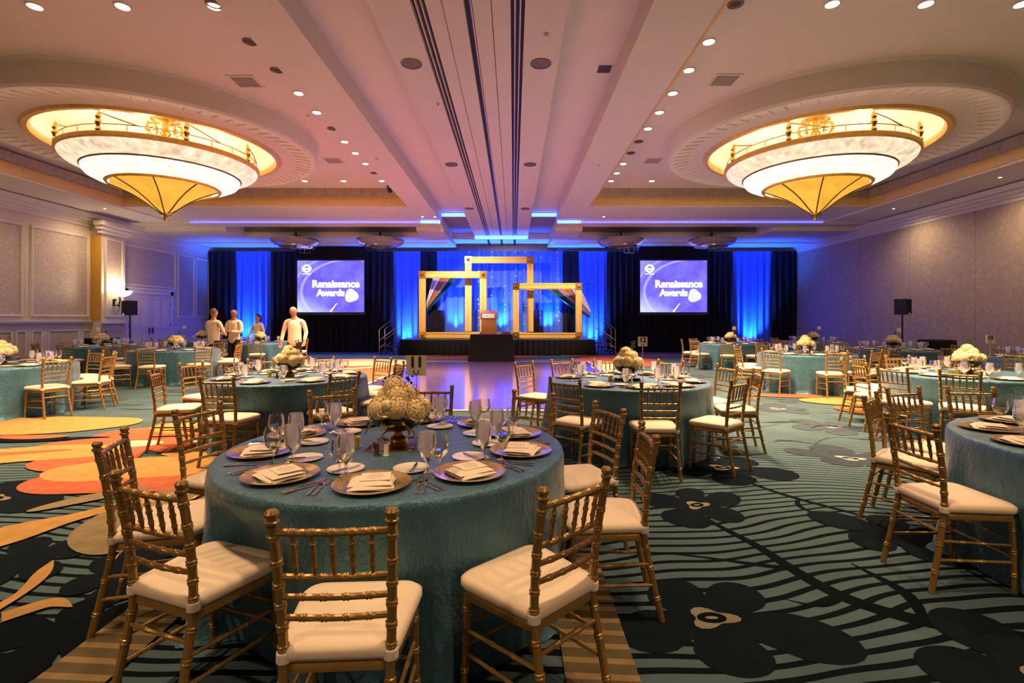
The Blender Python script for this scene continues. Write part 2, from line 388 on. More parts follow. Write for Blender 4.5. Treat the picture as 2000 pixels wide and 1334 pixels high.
# orange and yellow blossom, left aisle
flower(-4.55, 6.05, 1.15, 5, .5, COR, .5); flower(-5.9,4.7,.7,5,.1,DARK,.45); flower(-6.6,6.1,.6,5,.4,FLOW,.45)
for e in ((-6.8,7.0,1.5,.62,.05,YEL),(-5.3,5.45,1.05,.36,.12,YEL),(-5.7,6.15,.75,.08,.05,DARK),(-3.35,4.72,1.05,.50,.22,COR),(-3.66,4.95,.80,.40,.24,YEL),(-4.25,6.8,.75,.36,-.1,YEL),
          (-3.15,5.7,.7,.3,.3,YEL),(-5.0,6.4,.30,.12,.2,COR),(-6.0,6.32,.45,.11,0,COR),(-4.45,5.92,.26,.16,.2,CRM),(-3.7,6.1,.3,.08,.2,CRM),(-5.4,5.52,.5,.07,.12,COR),(-2.66,3.80,.42,.64,.1,TAN),(-3.38,4.10,.44,.09,.75,TAN)): ell(*e)
vine([(-3.75,2.9,.16),(-3.44,3.36,.23),(-3.22,3.68,.095),(-3.0,4.02,.075),(-2.7,4.3,.06)], YEL)
vine([(-2.80,3.04,.004),(-2.75,2.88,.05),(-2.66,2.64,.03),(-2.64,2.4,.06)], YEL); vine([(-2.24,2.62,.004),(-2.40,2.64,.05),(-2.52,2.48,.055)], YEL)
# straight tan bands beside the nearest table
for (x0, x1, y1) in ((-1.93,-1.63,2.72),(.21,.51,3.2)):
    y = 1.2
    while y < y1:
        for (d0, d1, cc) in ((0,.062,TAN),(.062,.098,TAN2)):
            a, b2 = y+d0, min(y+d1, y1)
            if b2 > a: motif([(x0,a),(x1,a-.02),(x1,b2-.02),(x0,b2)], tuple(q*(.5 if cc == TAN else .75) for q in cc), 'carpet_band', False); MZ[0] -= .00012
        y += .098
MZ[0] += .0002
# coral and cream drifts round the dance floor and under the far tables
for e in ((-4.5,12.9,1.8,3.3,0,COR),(-5.8,17.4,2.6,1.5,0,CRM),(-6.2,20.4,3.2,1.1,0,(.14,.27,.29)),(-1.6,19.7,2.6,1.0,.1,COR),(3.7,17.9,1.5,2.2,0,COR),(3.0,15.7,1.0,1.2,0,CRM),(4.7,20.6,2.8,.8,0,COR),
          (6.3,9.05,1.2,.5,-.1,YEL),(5.2,9.75,.7,.25,0,COR),(5.75,8.2,.5,.42,0,COR)): ell(*e)
vine([(-6.4,13.5,.10),(-4.3,15.6,.12),(-3.3,17.0,.10)], CRM)
# dance floor: glossy laminate, purple light and reflections put into its colour, pale edge strip
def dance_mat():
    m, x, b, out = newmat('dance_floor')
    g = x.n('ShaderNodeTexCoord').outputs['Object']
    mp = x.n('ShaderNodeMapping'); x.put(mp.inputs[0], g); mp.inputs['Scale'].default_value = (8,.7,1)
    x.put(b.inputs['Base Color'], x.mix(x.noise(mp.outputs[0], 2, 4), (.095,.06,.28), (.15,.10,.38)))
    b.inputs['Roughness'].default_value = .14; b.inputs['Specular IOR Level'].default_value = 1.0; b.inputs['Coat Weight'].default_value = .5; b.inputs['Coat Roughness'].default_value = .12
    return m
DX0, DX1, DY0, DY1 = -3.25, 2.55, 8.15, 17.55
df = thing('dance_floor', 'glossy purple-tinted dance floor laid on the carpet before the stage', 'dance floor', ((DX0+DX1)/2, (DY0+DY1)/2, 0))
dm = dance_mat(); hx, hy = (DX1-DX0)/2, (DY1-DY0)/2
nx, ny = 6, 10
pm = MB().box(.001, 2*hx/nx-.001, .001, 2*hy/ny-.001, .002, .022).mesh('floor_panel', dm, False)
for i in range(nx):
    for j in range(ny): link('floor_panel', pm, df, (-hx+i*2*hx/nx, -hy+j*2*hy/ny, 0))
for (x0,x1,y0,y1) in ((-hx-.09,hx+.09,-hy-.09,-hy),(-hx-.09,hx+.09,hy,hy+.09),(-hx-.09,-hx,-hy,hy),(hx,hx+.09,-hy,hy)):
    MB().box(x0,x1,y0,y1,.001,.021).obj('edge_strip', MT['rail_white'], df, False)

# ------------------------------------------------------------------ walls
wl = struct('wall_left', MB().box(WL-.2, WL, YF, YB, 0, ZT), MT['plaster_warm'], 'left wall with damask wallpaper panels above a wainscot')
wr = struct('wall_right', MB().box(WR, WR+.2, YF, YB, 0, ZT), MT['plaster_warm'], 'right wall of tall beige wallpapered partition panels')
struct('wall_back', MB().box(WL-.2, WR+.2, YB, YB+.2, 0, ZT), MT['plaster_warm'], 'plain back wall hidden behind the stage drapes')
struct('wall_front', MB().box(WL-.2, WR+.2, YF-.2, YF, 0, ZT), MT['plaster_warm'], 'plain wall behind the camera')
yy = YF+.02
while yy < YB-.3:
    MB().box(WR-.035, WR, yy+.006, min(yy+2.34, YB)-.006, .12, 4.66).obj('wall_panel', MT['paper_right'], wr, False); yy += 2.34
struct('baseboard_right', MB().box(WR-.05, WR-.0, YF, YB, 0, .12), MT['white_trim'], 'low white baseboard along the right wall')
struct('baseboard_left', MB().box(WL, WL+.03, YF, 18.2, 0, .16).box(WL, WL+.03, 20.75, YB, 0, .16), MT['white_trim'], 'low white baseboard along the left wall')
def panel_frame(par, y0, y1, z0, z1, X, paper, w=.07, d=.035, sgn=1):
    xa, xb = (X, X+d) if sgn > 0 else (X-d, X)
    MB().box(X+.002, X+.010, y0+w*.5, y1-w*.5, z0+w*.5, z1-w*.5).obj('wallpaper_panel', paper, par, False)
    m = MB().box(xa,xb,y0,y1,z0,z0+w).box(xa,xb,y0,y1,z1-w,z1).box(xa,xb,y0,y0+w,z0+w,z1-w).box(xa,xb,y1-w,y1,z0+w,z1-w)
    m.box(xa,xb+.015,y0+.02,y1-.02,z0+.02,z0+.04).box(xa,xb+.015,y0+.02,y1-.02,z1-.04,z1-.02).box(xa,xb+.015,y0+.02,y0+.04,z0+.04,z1-.04).box(xa,xb+.015,y1-.04,y1-.02,z0+.04,z1-.04)
    m.obj('panel_moulding', MT['white_trim'], par, False)
for (y0,y1,z0,z1) in ((6.0,8.6,1.55,4.22),(8.8,11.4,1.55,4.22),(11.6,14.45,1.55,4.22),(14.68,16.68,1.55,4.22),(17.95,20.95,2.72,4.22),(21.1,22.2,1.55,4.22),(22.3,23.3,1.55,4.22)):
    panel_frame(wl, y0, y1, z0, z1, WL, MT['paper_left'])
# pilaster with a wallpaper inset, ochre return
pil = struct('wall_pilaster', MB().box(WL, WL+.36, 16.78, 17.8, 0, 4.62), MT['plaster_warm'], 'shallow pilaster carrying the lit wall sconce')
MB().box(WL+.002, WL+.355, 16.765, 16.78, 1.46, 4.30).obj('return_panel', MT['ochre'], pil, False)
panel_frame(pil, 16.92, 17.68, 1.55, 4.2, WL+.36, MT['paper_left'], .05, .03)
MB().box(WL+.3, WL+.46, 16.68, 17.9, 4.34, 4.46).box(WL+.3, WL+.54, 16.6, 17.98, 4.46, 4.58).box(WL+.3, WL+.62, 16.52, 18.06, 4.58, 4.72).obj('capital', MT['white_trim'], pil, False)
# wainscot rail and recessed panels
MB().box(WL, WL+.07, YF, 17.9, 1.34, 1.40).box(WL, WL+.10, YF, 17.9, 1.40, 1.44).obj('chair_rail', MT['white_trim'], wl, False)
MB().box(WL+.36, WL+.44, 16.72, 17.86, 1.34, 1.44).obj('chair_rail', MT['white_trim'], pil, False)
MB().box(WL, WL+.02, YF, 17.9, .16, 1.34).obj('wainscot', MT['wain'], wl, False)
yy = 6.0
for k, (a, b2) in enumerate([(6.2,7.0),(7.2,7.5),(7.7,8.5),(8.8,9.7),(9.95,10.2),(10.4,11.4),(11.65,11.9),(12.1,13.1),(13.3,13.55),(13.75,14.1),(14.26,14.5),(14.73,15.0),(15.26,16.25),(16.45,16.72)]):
    MB().box(WL+.02, WL+.028, a, b2, .42, 1.12).obj('wainscot_panel', MT['wain_panel'], wl, False)
    m = MB(); xa, xb = WL+.02, WL+.045
    m.box(xa,xb,a-.03,b2+.03,1.12,1.145).box(xa,xb,a-.03,b2+.03,.395,.42).box(xa,xb,a-.03,a,.42,1.12).box(xa,xb,b2,b2+.03,.42,1.12)
    m.obj('panel_moulding', MT['white_trim'], wl, False)
MB().box(WL+.36, WL+.372, 16.95, 17.65, .42, 1.12).obj('wainscot_panel', MT['wain_panel'], pil, False)
# cornices
for side, X, sg in (('left', WL, 1), ('right', WR, -1)):
    m = MB()
    for (d, z0, z1) in ((.05,4.52,4.62),(.10,4.62,4.70),(.17,4.70,4.80),(.26,4.80,4.95)):
        m.box(min(X, X+sg*d), max(X, X+sg*d), YF, YB, z0, z1)
    struct('trim_1' if side == 'left' else 'trim_2', m, MT['white_trim'], 'stepped plaster cornice along the top of the %s wall' % side)
# double door
d1 = thing('door_1', 'closed lilac-tinted double door with raised panels in the left wall', 'door', (WL, 19.5, 0), 0, None, 'structure')
DM = MT['door']
MB().box(0,.06,-1.28,-1.14,0,2.6).box(0,.06,1.14,1.28,0,2.6).box(0,.06,-1.28,1.28,2.44,2.6).box(0,.09,-1.34,1.34,2.6,2.68).obj('door_frame', MT['white_trim'], d1, False)
for sg in (-1, 1):
    y0, y1 = (-1.13,-.005) if sg < 0 else (.005,1.13)
    lf = MB().box(.005,.04,y0,y1,.01,2.43).obj('door_leaf', DM, d1, False)
    for (a, b2, z0, z1) in ((.14,.52,.25,1.02),(.62,1.0,.25,1.02),(.14,.52,1.15,2.28),(.62,1.0,1.15,2.28)):
        m = MB(); ya, yb = y0+a, y0+b2
        m.box(.04,.05,ya,yb,z0,z0+.03).box(.04,.05,ya,yb,z1-.03,z1).box(.04,.05,ya,ya+.03,z0,z1).box(.04,.05,yb-.03,yb,z0,z1).box(.04,.045,ya+.07,yb-.07,z0+.07,z1-.07)
        m.obj('door_panel', MT['white_trim'], lf, False)
    yh = -.09 if sg < 0 else .09
    MB().box(.04,.055,yh-.025,yh+.025,.92,1.18).tube([(.055,yh,1.0),(.10,yh,1.0),(.10,yh+sg*-.0,1.12),(.055,yh,1.12)],.01).obj('handle', MT['black'], lf)
    for z in (.4,1.25,2.1): MB().box(.03,.06,sg*1.13-.012,sg*1.13+.012,z-.05,z+.05).obj('hinge', MT['black'], lf, False)

# ------------------------------------------------------------------ ceiling
ce = struct('ceiling', MB().box(WL-.2, WR+.2, YF-.2, YB+.2, ZT, ZT+.1), MT['plaster'], 'pale plaster ceiling with beams, coffers and round drums')
P = MT['plaster']; ce.location.z = UP = .03
def cb(name, x0, x1, y0, y1, z0, z1, m=P): return MB().box(x0,x1,y0,y1,z0,z1).obj(name, m, ce, False)
ZBAY = 5.55+.03
for sg in (-1, 1):
    a, b2 = sorted((CX+sg*(2.80 if sg < 0 else 2.9), CX+sg*11.8)); side = WL if sg < 0 else WR
    hole = MB(); xc, NH = CX+sg*(7.02 if sg < 0 else 7.08), 96; ci, ro = [], []
    for k in range(NH):
        q = 2*PI*k/NH; c_, s_ = math.cos(q), math.sin(q); ci.append((xc+2.7*c_, 11.0+2.7*s_, 5.55))
        tt = min([((b2-xc)/c_) if c_ > 1e-6 else 1e9, ((a-xc)/c_) if c_ < -1e-6 else 1e9, (5.0/s_) if s_ > 1e-6 else 1e9, (-5.7/s_) if s_ < -1e-6 else 1e9]); ro.append((xc+tt*c_, 11.0+tt*s_, 5.55))
    for cxy in ((a,5.3),(b2,5.3),(b2,16.0),(a,16.0)):
        j = min(range(NH), key=lambda i: (ro[i][0]-cxy[0])**2+(ro[i][1]-cxy[1])**2); ro[j] = (cxy[0], cxy[1], 5.55)
    hole.add(ci+ro, [(k, NH+k, NH+(k+1) % NH, (k+1) % NH)[::-1] for k in range(NH)]).obj('bay_ceiling', P, ce, False)
    e0, e1 = sorted((side, CX+sg*11.8)); cb('side_soffit', e0, e1, YF, 18.2, 4.95, ZT)
    cb('front_soffit', a, b2, YF, 5.3, 4.95, ZT)
    cb('cross_beam', min(a,e0), max(b2,e1) , 16.0, 18.2, 5.0, ZT)
    cb('long_beam', *sorted((CX+sg*2.1, CX+sg*(2.80 if sg < 0 else 2.9))), YF, 18.2, 5.0, ZT)
    # crown band and frieze with warm cove light in its colour round the coffer
    X = CX+sg*11.8; xa, xb = sorted((X, X-sg*.05)); xc, xd = sorted((X, X-sg*.16))
    cb('frieze', a, b2, 15.95, 16.0, 5.04, 5.30, MT['frieze']); cb('crown_moulding', a, b2, 15.84, 16.0, 5.30, 5.55, MT['crown'])
    cb('frieze', xa, xb, 5.3, 15.95, 5.0, 5.26, MT['frieze']); cb('crown_moulding', xc, xd, 5.3, 15.84, 5.26, 5.50, MT['crown'])
    X = CX+sg*2.9; xa, xb = sorted((X, X+sg*.035)); (cb('beam_lip', xa, xb, YF, 16.0, 4.985, 5.04, MT['frieze']) if sg > 0 else None)
    # recess beside the centre strip
    cb('recess_ceiling', *sorted((CX+sg*1.17, CX+sg*2.1)), YF, 18.5, 5.36, ZT)
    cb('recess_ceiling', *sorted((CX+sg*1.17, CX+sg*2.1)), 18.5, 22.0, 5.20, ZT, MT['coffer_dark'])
    # lowered lip past the cross beam, then the rear coffer
    cb('lip_soffit', *sorted((side, CX+sg*2.1)), 18.2, 18.9, 4.9, ZT)
    c0, c1 = sorted((CX+sg*3.1, CX+sg*10.2))
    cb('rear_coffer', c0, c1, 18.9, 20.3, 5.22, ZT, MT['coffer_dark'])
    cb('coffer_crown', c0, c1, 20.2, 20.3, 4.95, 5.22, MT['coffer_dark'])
    cb('rear_soffit', *sorted((side, CX+sg*10.2)), 18.9, 20.3, 4.75, ZT); cb('rear_soffit', *sorted((CX+sg*2.1, CX+sg*3.1)), 18.9, 20.3, 4.75, ZT)
    cb('rear_soffit', *sorted((side, CX+sg*2.1)), 20.3, YB, 4.75, ZT)
    cb('rear_moulding', *sorted((side, CX+sg*2.3)), 21.6, 21.7, 4.69, 4.75)
# centre strip: plaster boards between partition tracks
for (x0, x1) in ((-1.17,-.665),(-.495,-.305),(-.295,-.05),(.05,.265),(.275,.495),(.665,1.17)):
    cb('ceiling_board', CX+x0, CX+x1, YF, 22.0, 5.10, 5.5)
for (x0, x1) in ((-.665,-.495),(-.305,-.295),(-.05,.05),(.265,.275),(.495,.665)): cb('track_recess', CX+x0, CX+x1, YF, 22.0, 5.19, 5.5, MT['slot'])
for xc in (-.612,-.548,.548,.612,.03): cb('track_rail', CX+xc-.010, CX+xc+.010, YF, 22.0, 5.115, 5.2, MT['rail_white'])
cb('rear_soffit', CX-2.1, CX+2.1, 22.0, YB, 4.93, ZT)
for xc in (-.58, 0, .58): cb('track_recess', CX+xc-.05, CX+xc+.05, 22.05, YB, 4.925, 4.94, MT['slot'])
# LED strips on the risers
def led(x0, x1, y, z0, z1, m, label, cat='light'):
    o = MB().box(x0, x1, y-.02, y-.001, z0, z1).obj('led_strip', MT[m], None, False, loc=(0,0,UP)); return tag(o, label, cat, 'blue strips on the ceiling risers')
led(WL+2.4, CX-2.8, 18.2, 4.92, 4.97, 'bluering', 'long blue light strip under the left ceiling cross beam')
led(CX+2.95, WR-1.9, 18.2, 4.92, 4.97, 'bluering', 'long blue light strip under the right ceiling cross beam')
led(CX-2.8, CX-2.1, 18.2, 4.90, 5.0, 'cyanring', 'short cyan light strip at the left beam end above the stage')
led(CX+2.1, CX+2.95, 18.2, 4.90, 5.0, 'cyanring', 'short cyan light strip at the right beam end above the stage')
led(CX-2.09, CX-1.18, 18.5, 5.2, 5.33, 'cyanring', 'cyan light strip left of the middle ceiling boards')
led(CX+1.18, CX+2.09, 18.5, 5.2, 5.33, 'cyanring', 'cyan light strip right of the middle ceiling boards')
led(CX-1.15, CX+1.15, 22.0, 4.935, 5.09, 'cyanring', 'cyan light strip ending the middle ceiling boards above the stage')
# round drums
CHX = {-1: CX-7.02, 1: CX+7.08}; CHY = 11.0
for sg in (-1, 1):
    c = (CHX[sg], CHY, 0)
    MB().lathe([(3.14,5.56),(3.08,5.50),(3.08,5.14),(3.04,5.10),(2.95,5.10),(2.90,5.12),(2.55,5.16),(2.30,5.14)], 96, c).obj('ceiling_drum', P, ce)
    MB().lathe([(2.30,5.14),(2.26,5.09),(2.18,5.09),(2.14,5.14),(2.14,5.20)], 96, c).obj('gilt_ring', MT['gold_frame'], ce)
    MB().lathe([(2.14,5.20),(2.12,5.46),(2.0,5.58),(1.6,5.68),(.8,5.75),(.0,5.77)], 64, c).obj('drum_recess', P, ce)
    m = MB()
    for k in range(72):
        q = 2*PI*k/72; ca, sa = math.cos(q), math.sin(q)
        m.tube([(c[0]+2.62*ca, c[1]+2.62*sa, 5.145),(c[0]+2.93*ca, c[1]+2.93*sa, 5.105)], [.008,.012], 4)
    o = m.obj('drum_reeding', P, ce); o['kind'] = 'stuff'
# ------------------------------------------------------------------ ceiling fixtures
def dl_proto(f=1, sz=1.75):
    t = thing('downlight', 'x', 'downlight')
    MB().lathe([(.105,-.001),(.105,-.012),(.085,-.016),(.075,-.004),(.075,.0)], 20).obj('trim_ring', MT['white_trim'], t)
    MB().disc(.076, -.006, 20, up=False).obj('lens', MT['bulb'], t, False)
    lamp('downlight_lamp', 'SPOT', (0,0,-.03), DOWN_W*f, WARM2, t, spot_size=sz, spot_blend=.75, shadow_soft_size=.08 if sz > 1.5 else .22)
    return t
def dlo_proto():
    t = thing('downlight', 'x', 'downlight')
    MB().lathe([(.105,-.001),(.105,-.012),(.085,-.016),(.075,-.004),(.07,-.003)], 20).obj('trim_ring', MT['brass_dark'], t)
    MB().disc(.072, -.004, 20, up=False).obj('lens', MT['bulb_off'], t, False)
    return t
DL = Stock(dl_proto()); FILL_OVER = Stock(dl_proto(.52, 1.15)); DLO = Stock(dlo_proto())
ords = ['first','second','third','fourth','fifth','sixth','seventh','eighth','ninth','tenth','eleventh','twelfth']
def rowlights(xs_ys, where):
    for i, (x0, y0, on) in enumerate(xs_ys):
        (DL if on else DLO).put((x0, y0, ZBAY), 0, '%s %s ceiling downlight %s' % (ords[i], 'lit' if on else 'unlit', where), 'recessed downlights')
ly = [6.6,7.5,8.35,9.2,10.05,10.9,11.7,12.5,13.35,14.2,15.0]
rowlights([(CX-3.37, y, on) for y, on in zip(ly, (0,0,0,1,1,0,1,1,1,0,1))], 'along the left beam, counted from the camera')
rowlights([(CX+3.42, y, on) for y, on in zip(ly, (0,1,1,1,1,1,0,0,1,1,1))], 'along the right beam, counted from the camera')
rowlights([(CX-d, 6.65, 1) for d in (3.4,4.6,5.75)], 'before the left drum, counted from the middle')
rowlights([(CX+d, 6.6, 1) for d in (4.68,5.9,7.15)], 'before the right drum, counted from the middle')
rowlights([(CX-d, 15.0, 1) for d in (4.5,5.65)], 'beyond the left drum, counted from the middle')
rowlights([(CX+d, 15.0, 1) for d in (4.62,)], 'beyond the right drum')
def zlamp(x, y, z, p, where):
    r = FILL_OVER.put((x, y, z+UP), 0, 'added fill downlight %s' % where, 'recessed downlights'); return r  # unseen overhead lamps added to brighten the nearest table
zlamp(CX-1.62, 2.3, 5.36, 0, 'overhead to the left, above table eleven'); zlamp(CX+1.62, 2.3, 5.36, 0, 'overhead to the right, above table eleven')
FILL_REAR = Stock(dl_proto(.62, 2.0))
for x0, w_ in ((-4.0,'left'),(3.0,'right')): FILL_REAR.put((x0, -1.4, 4.95+UP), 0, 'added fill downlight behind the photo frame, %s of the camera' % w_, 'recessed downlights')  # unseen lamps added behind the camera as front fill light
def pin(x, y, lab):  # rows of pin lights added to brighten the side walls
    t = thing('wall_washer', lab, 'downlight', (x, y, 4.95+UP), 0, 'added pin lights along the walls')
    MB().lathe([(.05,-.001),(.05,-.01),(.038,-.012),(.034,-.004)], 14).obj('trim_ring', MT['white_trim'], t); MB().disc(.036,-.005,14,up=False).obj('lens', MT['bulb'], t, False)
    lamp('pin_lamp', 'SPOT', (0,0,-.03), DOWN_W*.16, WARM, t, spot_size=2.75, spot_blend=1, shadow_soft_size=.05)
for k, yy in enumerate((5.5, 9.0, 12.5, 16.0)):
    w_ = ('behind the photo edge','first in view','second in view','nearest the stage')[k]
    pin(WL+1.1, yy, 'tiny added pin light along the left wall, %s' % w_); pin(WR-1.0, yy, 'tiny added pin light along the right wall, %s' % w_)
def grille(x, y, z, lab):
    t = thing('ceiling_speaker', lab, 'speaker', (x,y,z+UP), 0, 'round ceiling speakers')
    MB().lathe([(.15,0),(.15,-.012),(.135,-.016)], 28).obj('rim', MT['brass_dark'], t); MB().disc(.137,-.010,28,up=False).obj('grille', MT['grille'], t, False)
for k, yy in enumerate((7.25, 11.95, 16.7)):
    w_ = ('nearest the camera','halfway along','nearest the stage')[k]
    grille(CX-.93, yy, 5.10, 'round ceiling speaker on the left middle board, %s' % w_); grille(CX+.92, yy, 5.10, 'round ceiling speaker on the right middle board, %s' % w_)
def vent(x, y, z, sx, lab):
    t = thing('ceiling_vent', lab, 'vent', (x,y,z), 0, 'square ceiling vents')
    m = MB(); m.box(-sx,sx,-sx,-sx*.82,-.015,-.001).box(-sx,sx,sx*.82,sx,-.015,-.001).box(-sx,-sx*.82,-sx*.82,sx*.82,-.015,-.001).box(sx*.82,sx,-sx*.82,sx*.82,-.015,-.001)
    m.obj('vent_frame', MT['white_trim'], t, False)
    sl = MB().box(-sx*.8,sx*.8,-.012,.012,-.010,-.002).mesh('slat', MT['vent'], False)
    for k in range(9): link('slat', sl, t, (0, sx*.72*(k-4)/4, 0))
vent(-4.62, 8.75, ZBAY, .23, 'square air vent in the left ceiling bay near the camera'); vent(3.62, 8.7, ZBAY, .23, 'square air vent in the right ceiling bay near the camera')
vent(-4.65, 13.1, ZBAY, .23, 'square air vent in the left ceiling bay toward the stage'); vent(3.6, 13.1, ZBAY, .23, 'square air vent in the right ceiling bay toward the stage')
t = thing('access_hatch', 'small black louvred hatch beside the right ceiling beam', 'vent', (1.42, 7.94, 5.36+UP))
MB().box(-.10,.10,.02,.10,-.012,-.001).box(-.10,.10,-.12,.0,-.012,-.001).obj('louvre', MT['slot'], t, False); MB().box(-.12,.12,-.14,.12,-.004,-.0005).obj('surround', MT['white_trim'], t, False)
for k, (x0, y0, z0) in enumerate(((CX-.75,8.6,5.1),(CX+.95,6.5,5.1),(CX-3.6,10.2,ZBAY),(CX+2.5,11.7,5.0),(CX-2.5,11.2,5.0))):
    o = MB().lathe([(.04,-.001),(.04,-.008),(.012,-.012),(.012,-.035),(.03,-.038),(.0,-.040)], 14).obj('fire_sprinkler', MT['white_trim'], None, loc=(x0,y0,z0+(UP if z0 != ZBAY else 0)))
    tag(o, 'small white fire sprinkler ' + ('on the left middle ceiling board','on the right middle ceiling board','in the left ceiling bay','under the right long beam','under the left long beam')[k], 'sprinkler', 'fire sprinklers')
t = thing('stage_spotlight', 'small black spotlight hanging from the left ceiling bay', 'spotlight', (-3.75, 15.3, ZBAY))
MB().tube([(0,0,0),(0,0,-.12)], .02).obj('bracket', MT['black'], t); MB().tube([(0,-.12,-.12),(0,.10,-.20)], [.06,.075], 12).obj('lamp_body', MT['black'], t)
for x0, lab, aim in ((-3.15,'left of the middle boards, outer',(-2.6,21.6,1.9)),(-2.72,'left of the middle boards, inner',(-.7,22.2,2.6)),(3.12,'right of the middle boards',(1.5,21.6,1.6))):
    t = thing('pin_spot', 'tiny bright pin spotlight under the cross beam, ' + lab, 'spotlight', (x0, 17.5, 5.0+UP), 0, 'pin spots aimed at the stage')
    MB().lathe([(.06,-.001),(.06,-.01),(.045,-.012),(.04,-.004)], 16).obj('trim_ring', MT['white_trim'], t); MB().disc(.042,-.005,16,up=False).obj('lens', MT['bulb'], t, False)
    d = Vector(aim)-Vector((x0,17.5,5.0)); lamp('spot_lamp', 'SPOT', (0,0,-.03), STAGE_W, (1,.76,.48), t, rot=d.to_track_quat('-Z','Y').to_euler(), spot_size=.95, spot_blend=.8, shadow_soft_size=.06)

# ------------------------------------------------------------------ large chandeliers
def chandelier(sg, label):
    t = thing('chandelier', label, 'chandelier', (CHX[sg], CHY, 5.44+UP), 0, 'large bowl chandeliers'); O = -5.44
    G = MT['gold_bright']; B = MT['brass_dark']; Z = lambda q: q+O
    MB().lathe([(1.80,Z(4.88)),(1.83,Z(4.86)),(1.83,Z(4.79)),(1.79,Z(4.77)),(1.76,Z(4.80)),(1.76,Z(4.87)),(1.80,Z(4.88))], 72).obj('rim_band', MT['gold_frame'], t)
    MB().lathe([(1.79,Z(4.79)),(1.765,Z(4.73)),(1.70,Z(4.67)),(1.58,Z(4.61)),(1.42,Z(4.575))], 72).obj('upper_bowl', MT['glass_up'], t)
    MB().lathe([(1.44,Z(4.59)),(1.46,Z(4.575)),(1.445,Z(4.55)),(1.415,Z(4.555))], 72).obj('middle_ring', MT['brass_dark'], t)
    MB().lathe([(1.43,Z(4.56)),(1.42,Z(4.50)),(1.36,Z(4.43)),(1.22,Z(4.36)),(1.02,Z(4.32))], 72).obj('lower_bowl', MT['glass_low'], t)
    MB().lathe([(1.04,Z(4.335)),(1.06,Z(4.31)),(1.03,Z(4.27)),(.99,Z(4.29))], 64).obj('lower_ring', MT['gold_frame'], t)
    prof = [(1.0,4.29),(.86,4.235),(.70,4.165),(.54,4.08),(.38,3.97),(.22,3.84),(.10,3.755),(.05,3.73)]
    def cone(a0, a1):
        def fn(u, v):
            i = v*(len(prof)-1); k = min(int(i), len(prof)-2); f = i-k
            r = prof[k][0]*(1-f)+prof[k+1][0]*f; z = prof[k][1]*(1-f)+prof[k+1][1]*f
            sag = math.sin(PI*u); a = a0+(a1-a0)*u
            r *= 1-.05*sag; z += .05*sag*(1-v)
            return (r*math.cos(a), r*math.sin(a), Z(z))
        return fn
    for k in range(8):
        a0 = 2*PI*k/8+PI/8+PI/4*0; MB().grid(cone(a0, a0+PI/4), 6, 10).obj('amber_panel', MT['glass_amber'], t)
        MB().tube([(r*math.cos(a0), r*math.sin(a0), Z(z)-.006) for r, z in prof], .014, 6).obj('rib', B, t)
    MB().lathe([(.0,Z(3.58)),(.035,Z(3.60)),(.05,Z(3.635)),(.03,Z(3.67)),(.035,Z(3.69)),(.10,Z(3.705)),(.12,Z(3.73)),(.05,Z(3.76))], 20).obj('finial', G, t)
    # rail, posts, torches
    MB().tube([(1.76*math.cos(q), 1.76*math.sin(q), Z(5.01)) for q in [2*PI*k/72 for k in range(73)]], .011, 6, False).obj('gallery_rail', G, t)
    post = MB().tube([(1.76,0,Z(4.86)),(1.76,0,Z(5.01))], .008, 5).mesh('gallery_post', G)
    for k in range(24):
        if k % 3: link('gallery_post', post, t, (0,0,0), 2*PI*k/24)
    tor = MB().lathe([(.04,Z(4.86)),(.055,Z(4.90)),(.032,Z(4.95)),(.062,Z(5.03)),(.036,Z(5.09)),(.055,Z(5.13)),(.024,Z(5.20)),(.0,Z(5.27))], 10, (1.78,0,0)).mesh('torch', G)
    rod = MB().tube([(1.76,0,Z(5.22)),(1.745,.30,Z(5.11)),(1.66,.62,Z(5.01))], .014, 5).mesh('stay_rod', G)
    for k in range(8): link('torch', tor, t, (0,0,0), 2*PI*k/8); link('stay_rod', rod, t, (0,0,0), 2*PI*k/8)
    MB().lathe([(.0,.33),(.26,.33),(.28,.29),(.18,.25),(.07,.22),(.06,.10),(.11,.03),(.06,-.06),(.05,-.62),(.10,-.68)], 24).obj('stem', G, t)
    sc = MB().tube([(.06,0,-.06),(.25,0,-.10),(.38,0,.02),(.34,0,.17),(.20,0,.18),(.17,0,.06),(.25,0,.03)], [.030,.030,.028,.026,.024,.02,.016], 6).mesh('scroll', G)
    for k in range(6): link('scroll', sc, t, (0,0,0), 2*PI*k/6)
    sp = MB().tube([(.08,0,-.64),(.9,0,-.72),(1.77,0,Z(4.84))], .012, 5).mesh('spoke', B)
    for k in range(8): link('spoke', sp, t, (0,0,0), 2*PI*k/8+PI/8)
    for k in range(5):
        q = 2*PI*k/5; lamp('bulb', 'POINT', (1.05*math.cos(q), 1.05*math.sin(q), Z(4.98)), CH_BULB, WARM, t, shadow_soft_size=.12)
    return t
chandelier(-1, 'huge lit alabaster bowl chandelier over the left tables'); chandelier(1, 'huge lit alabaster bowl chandelier over the right tables')
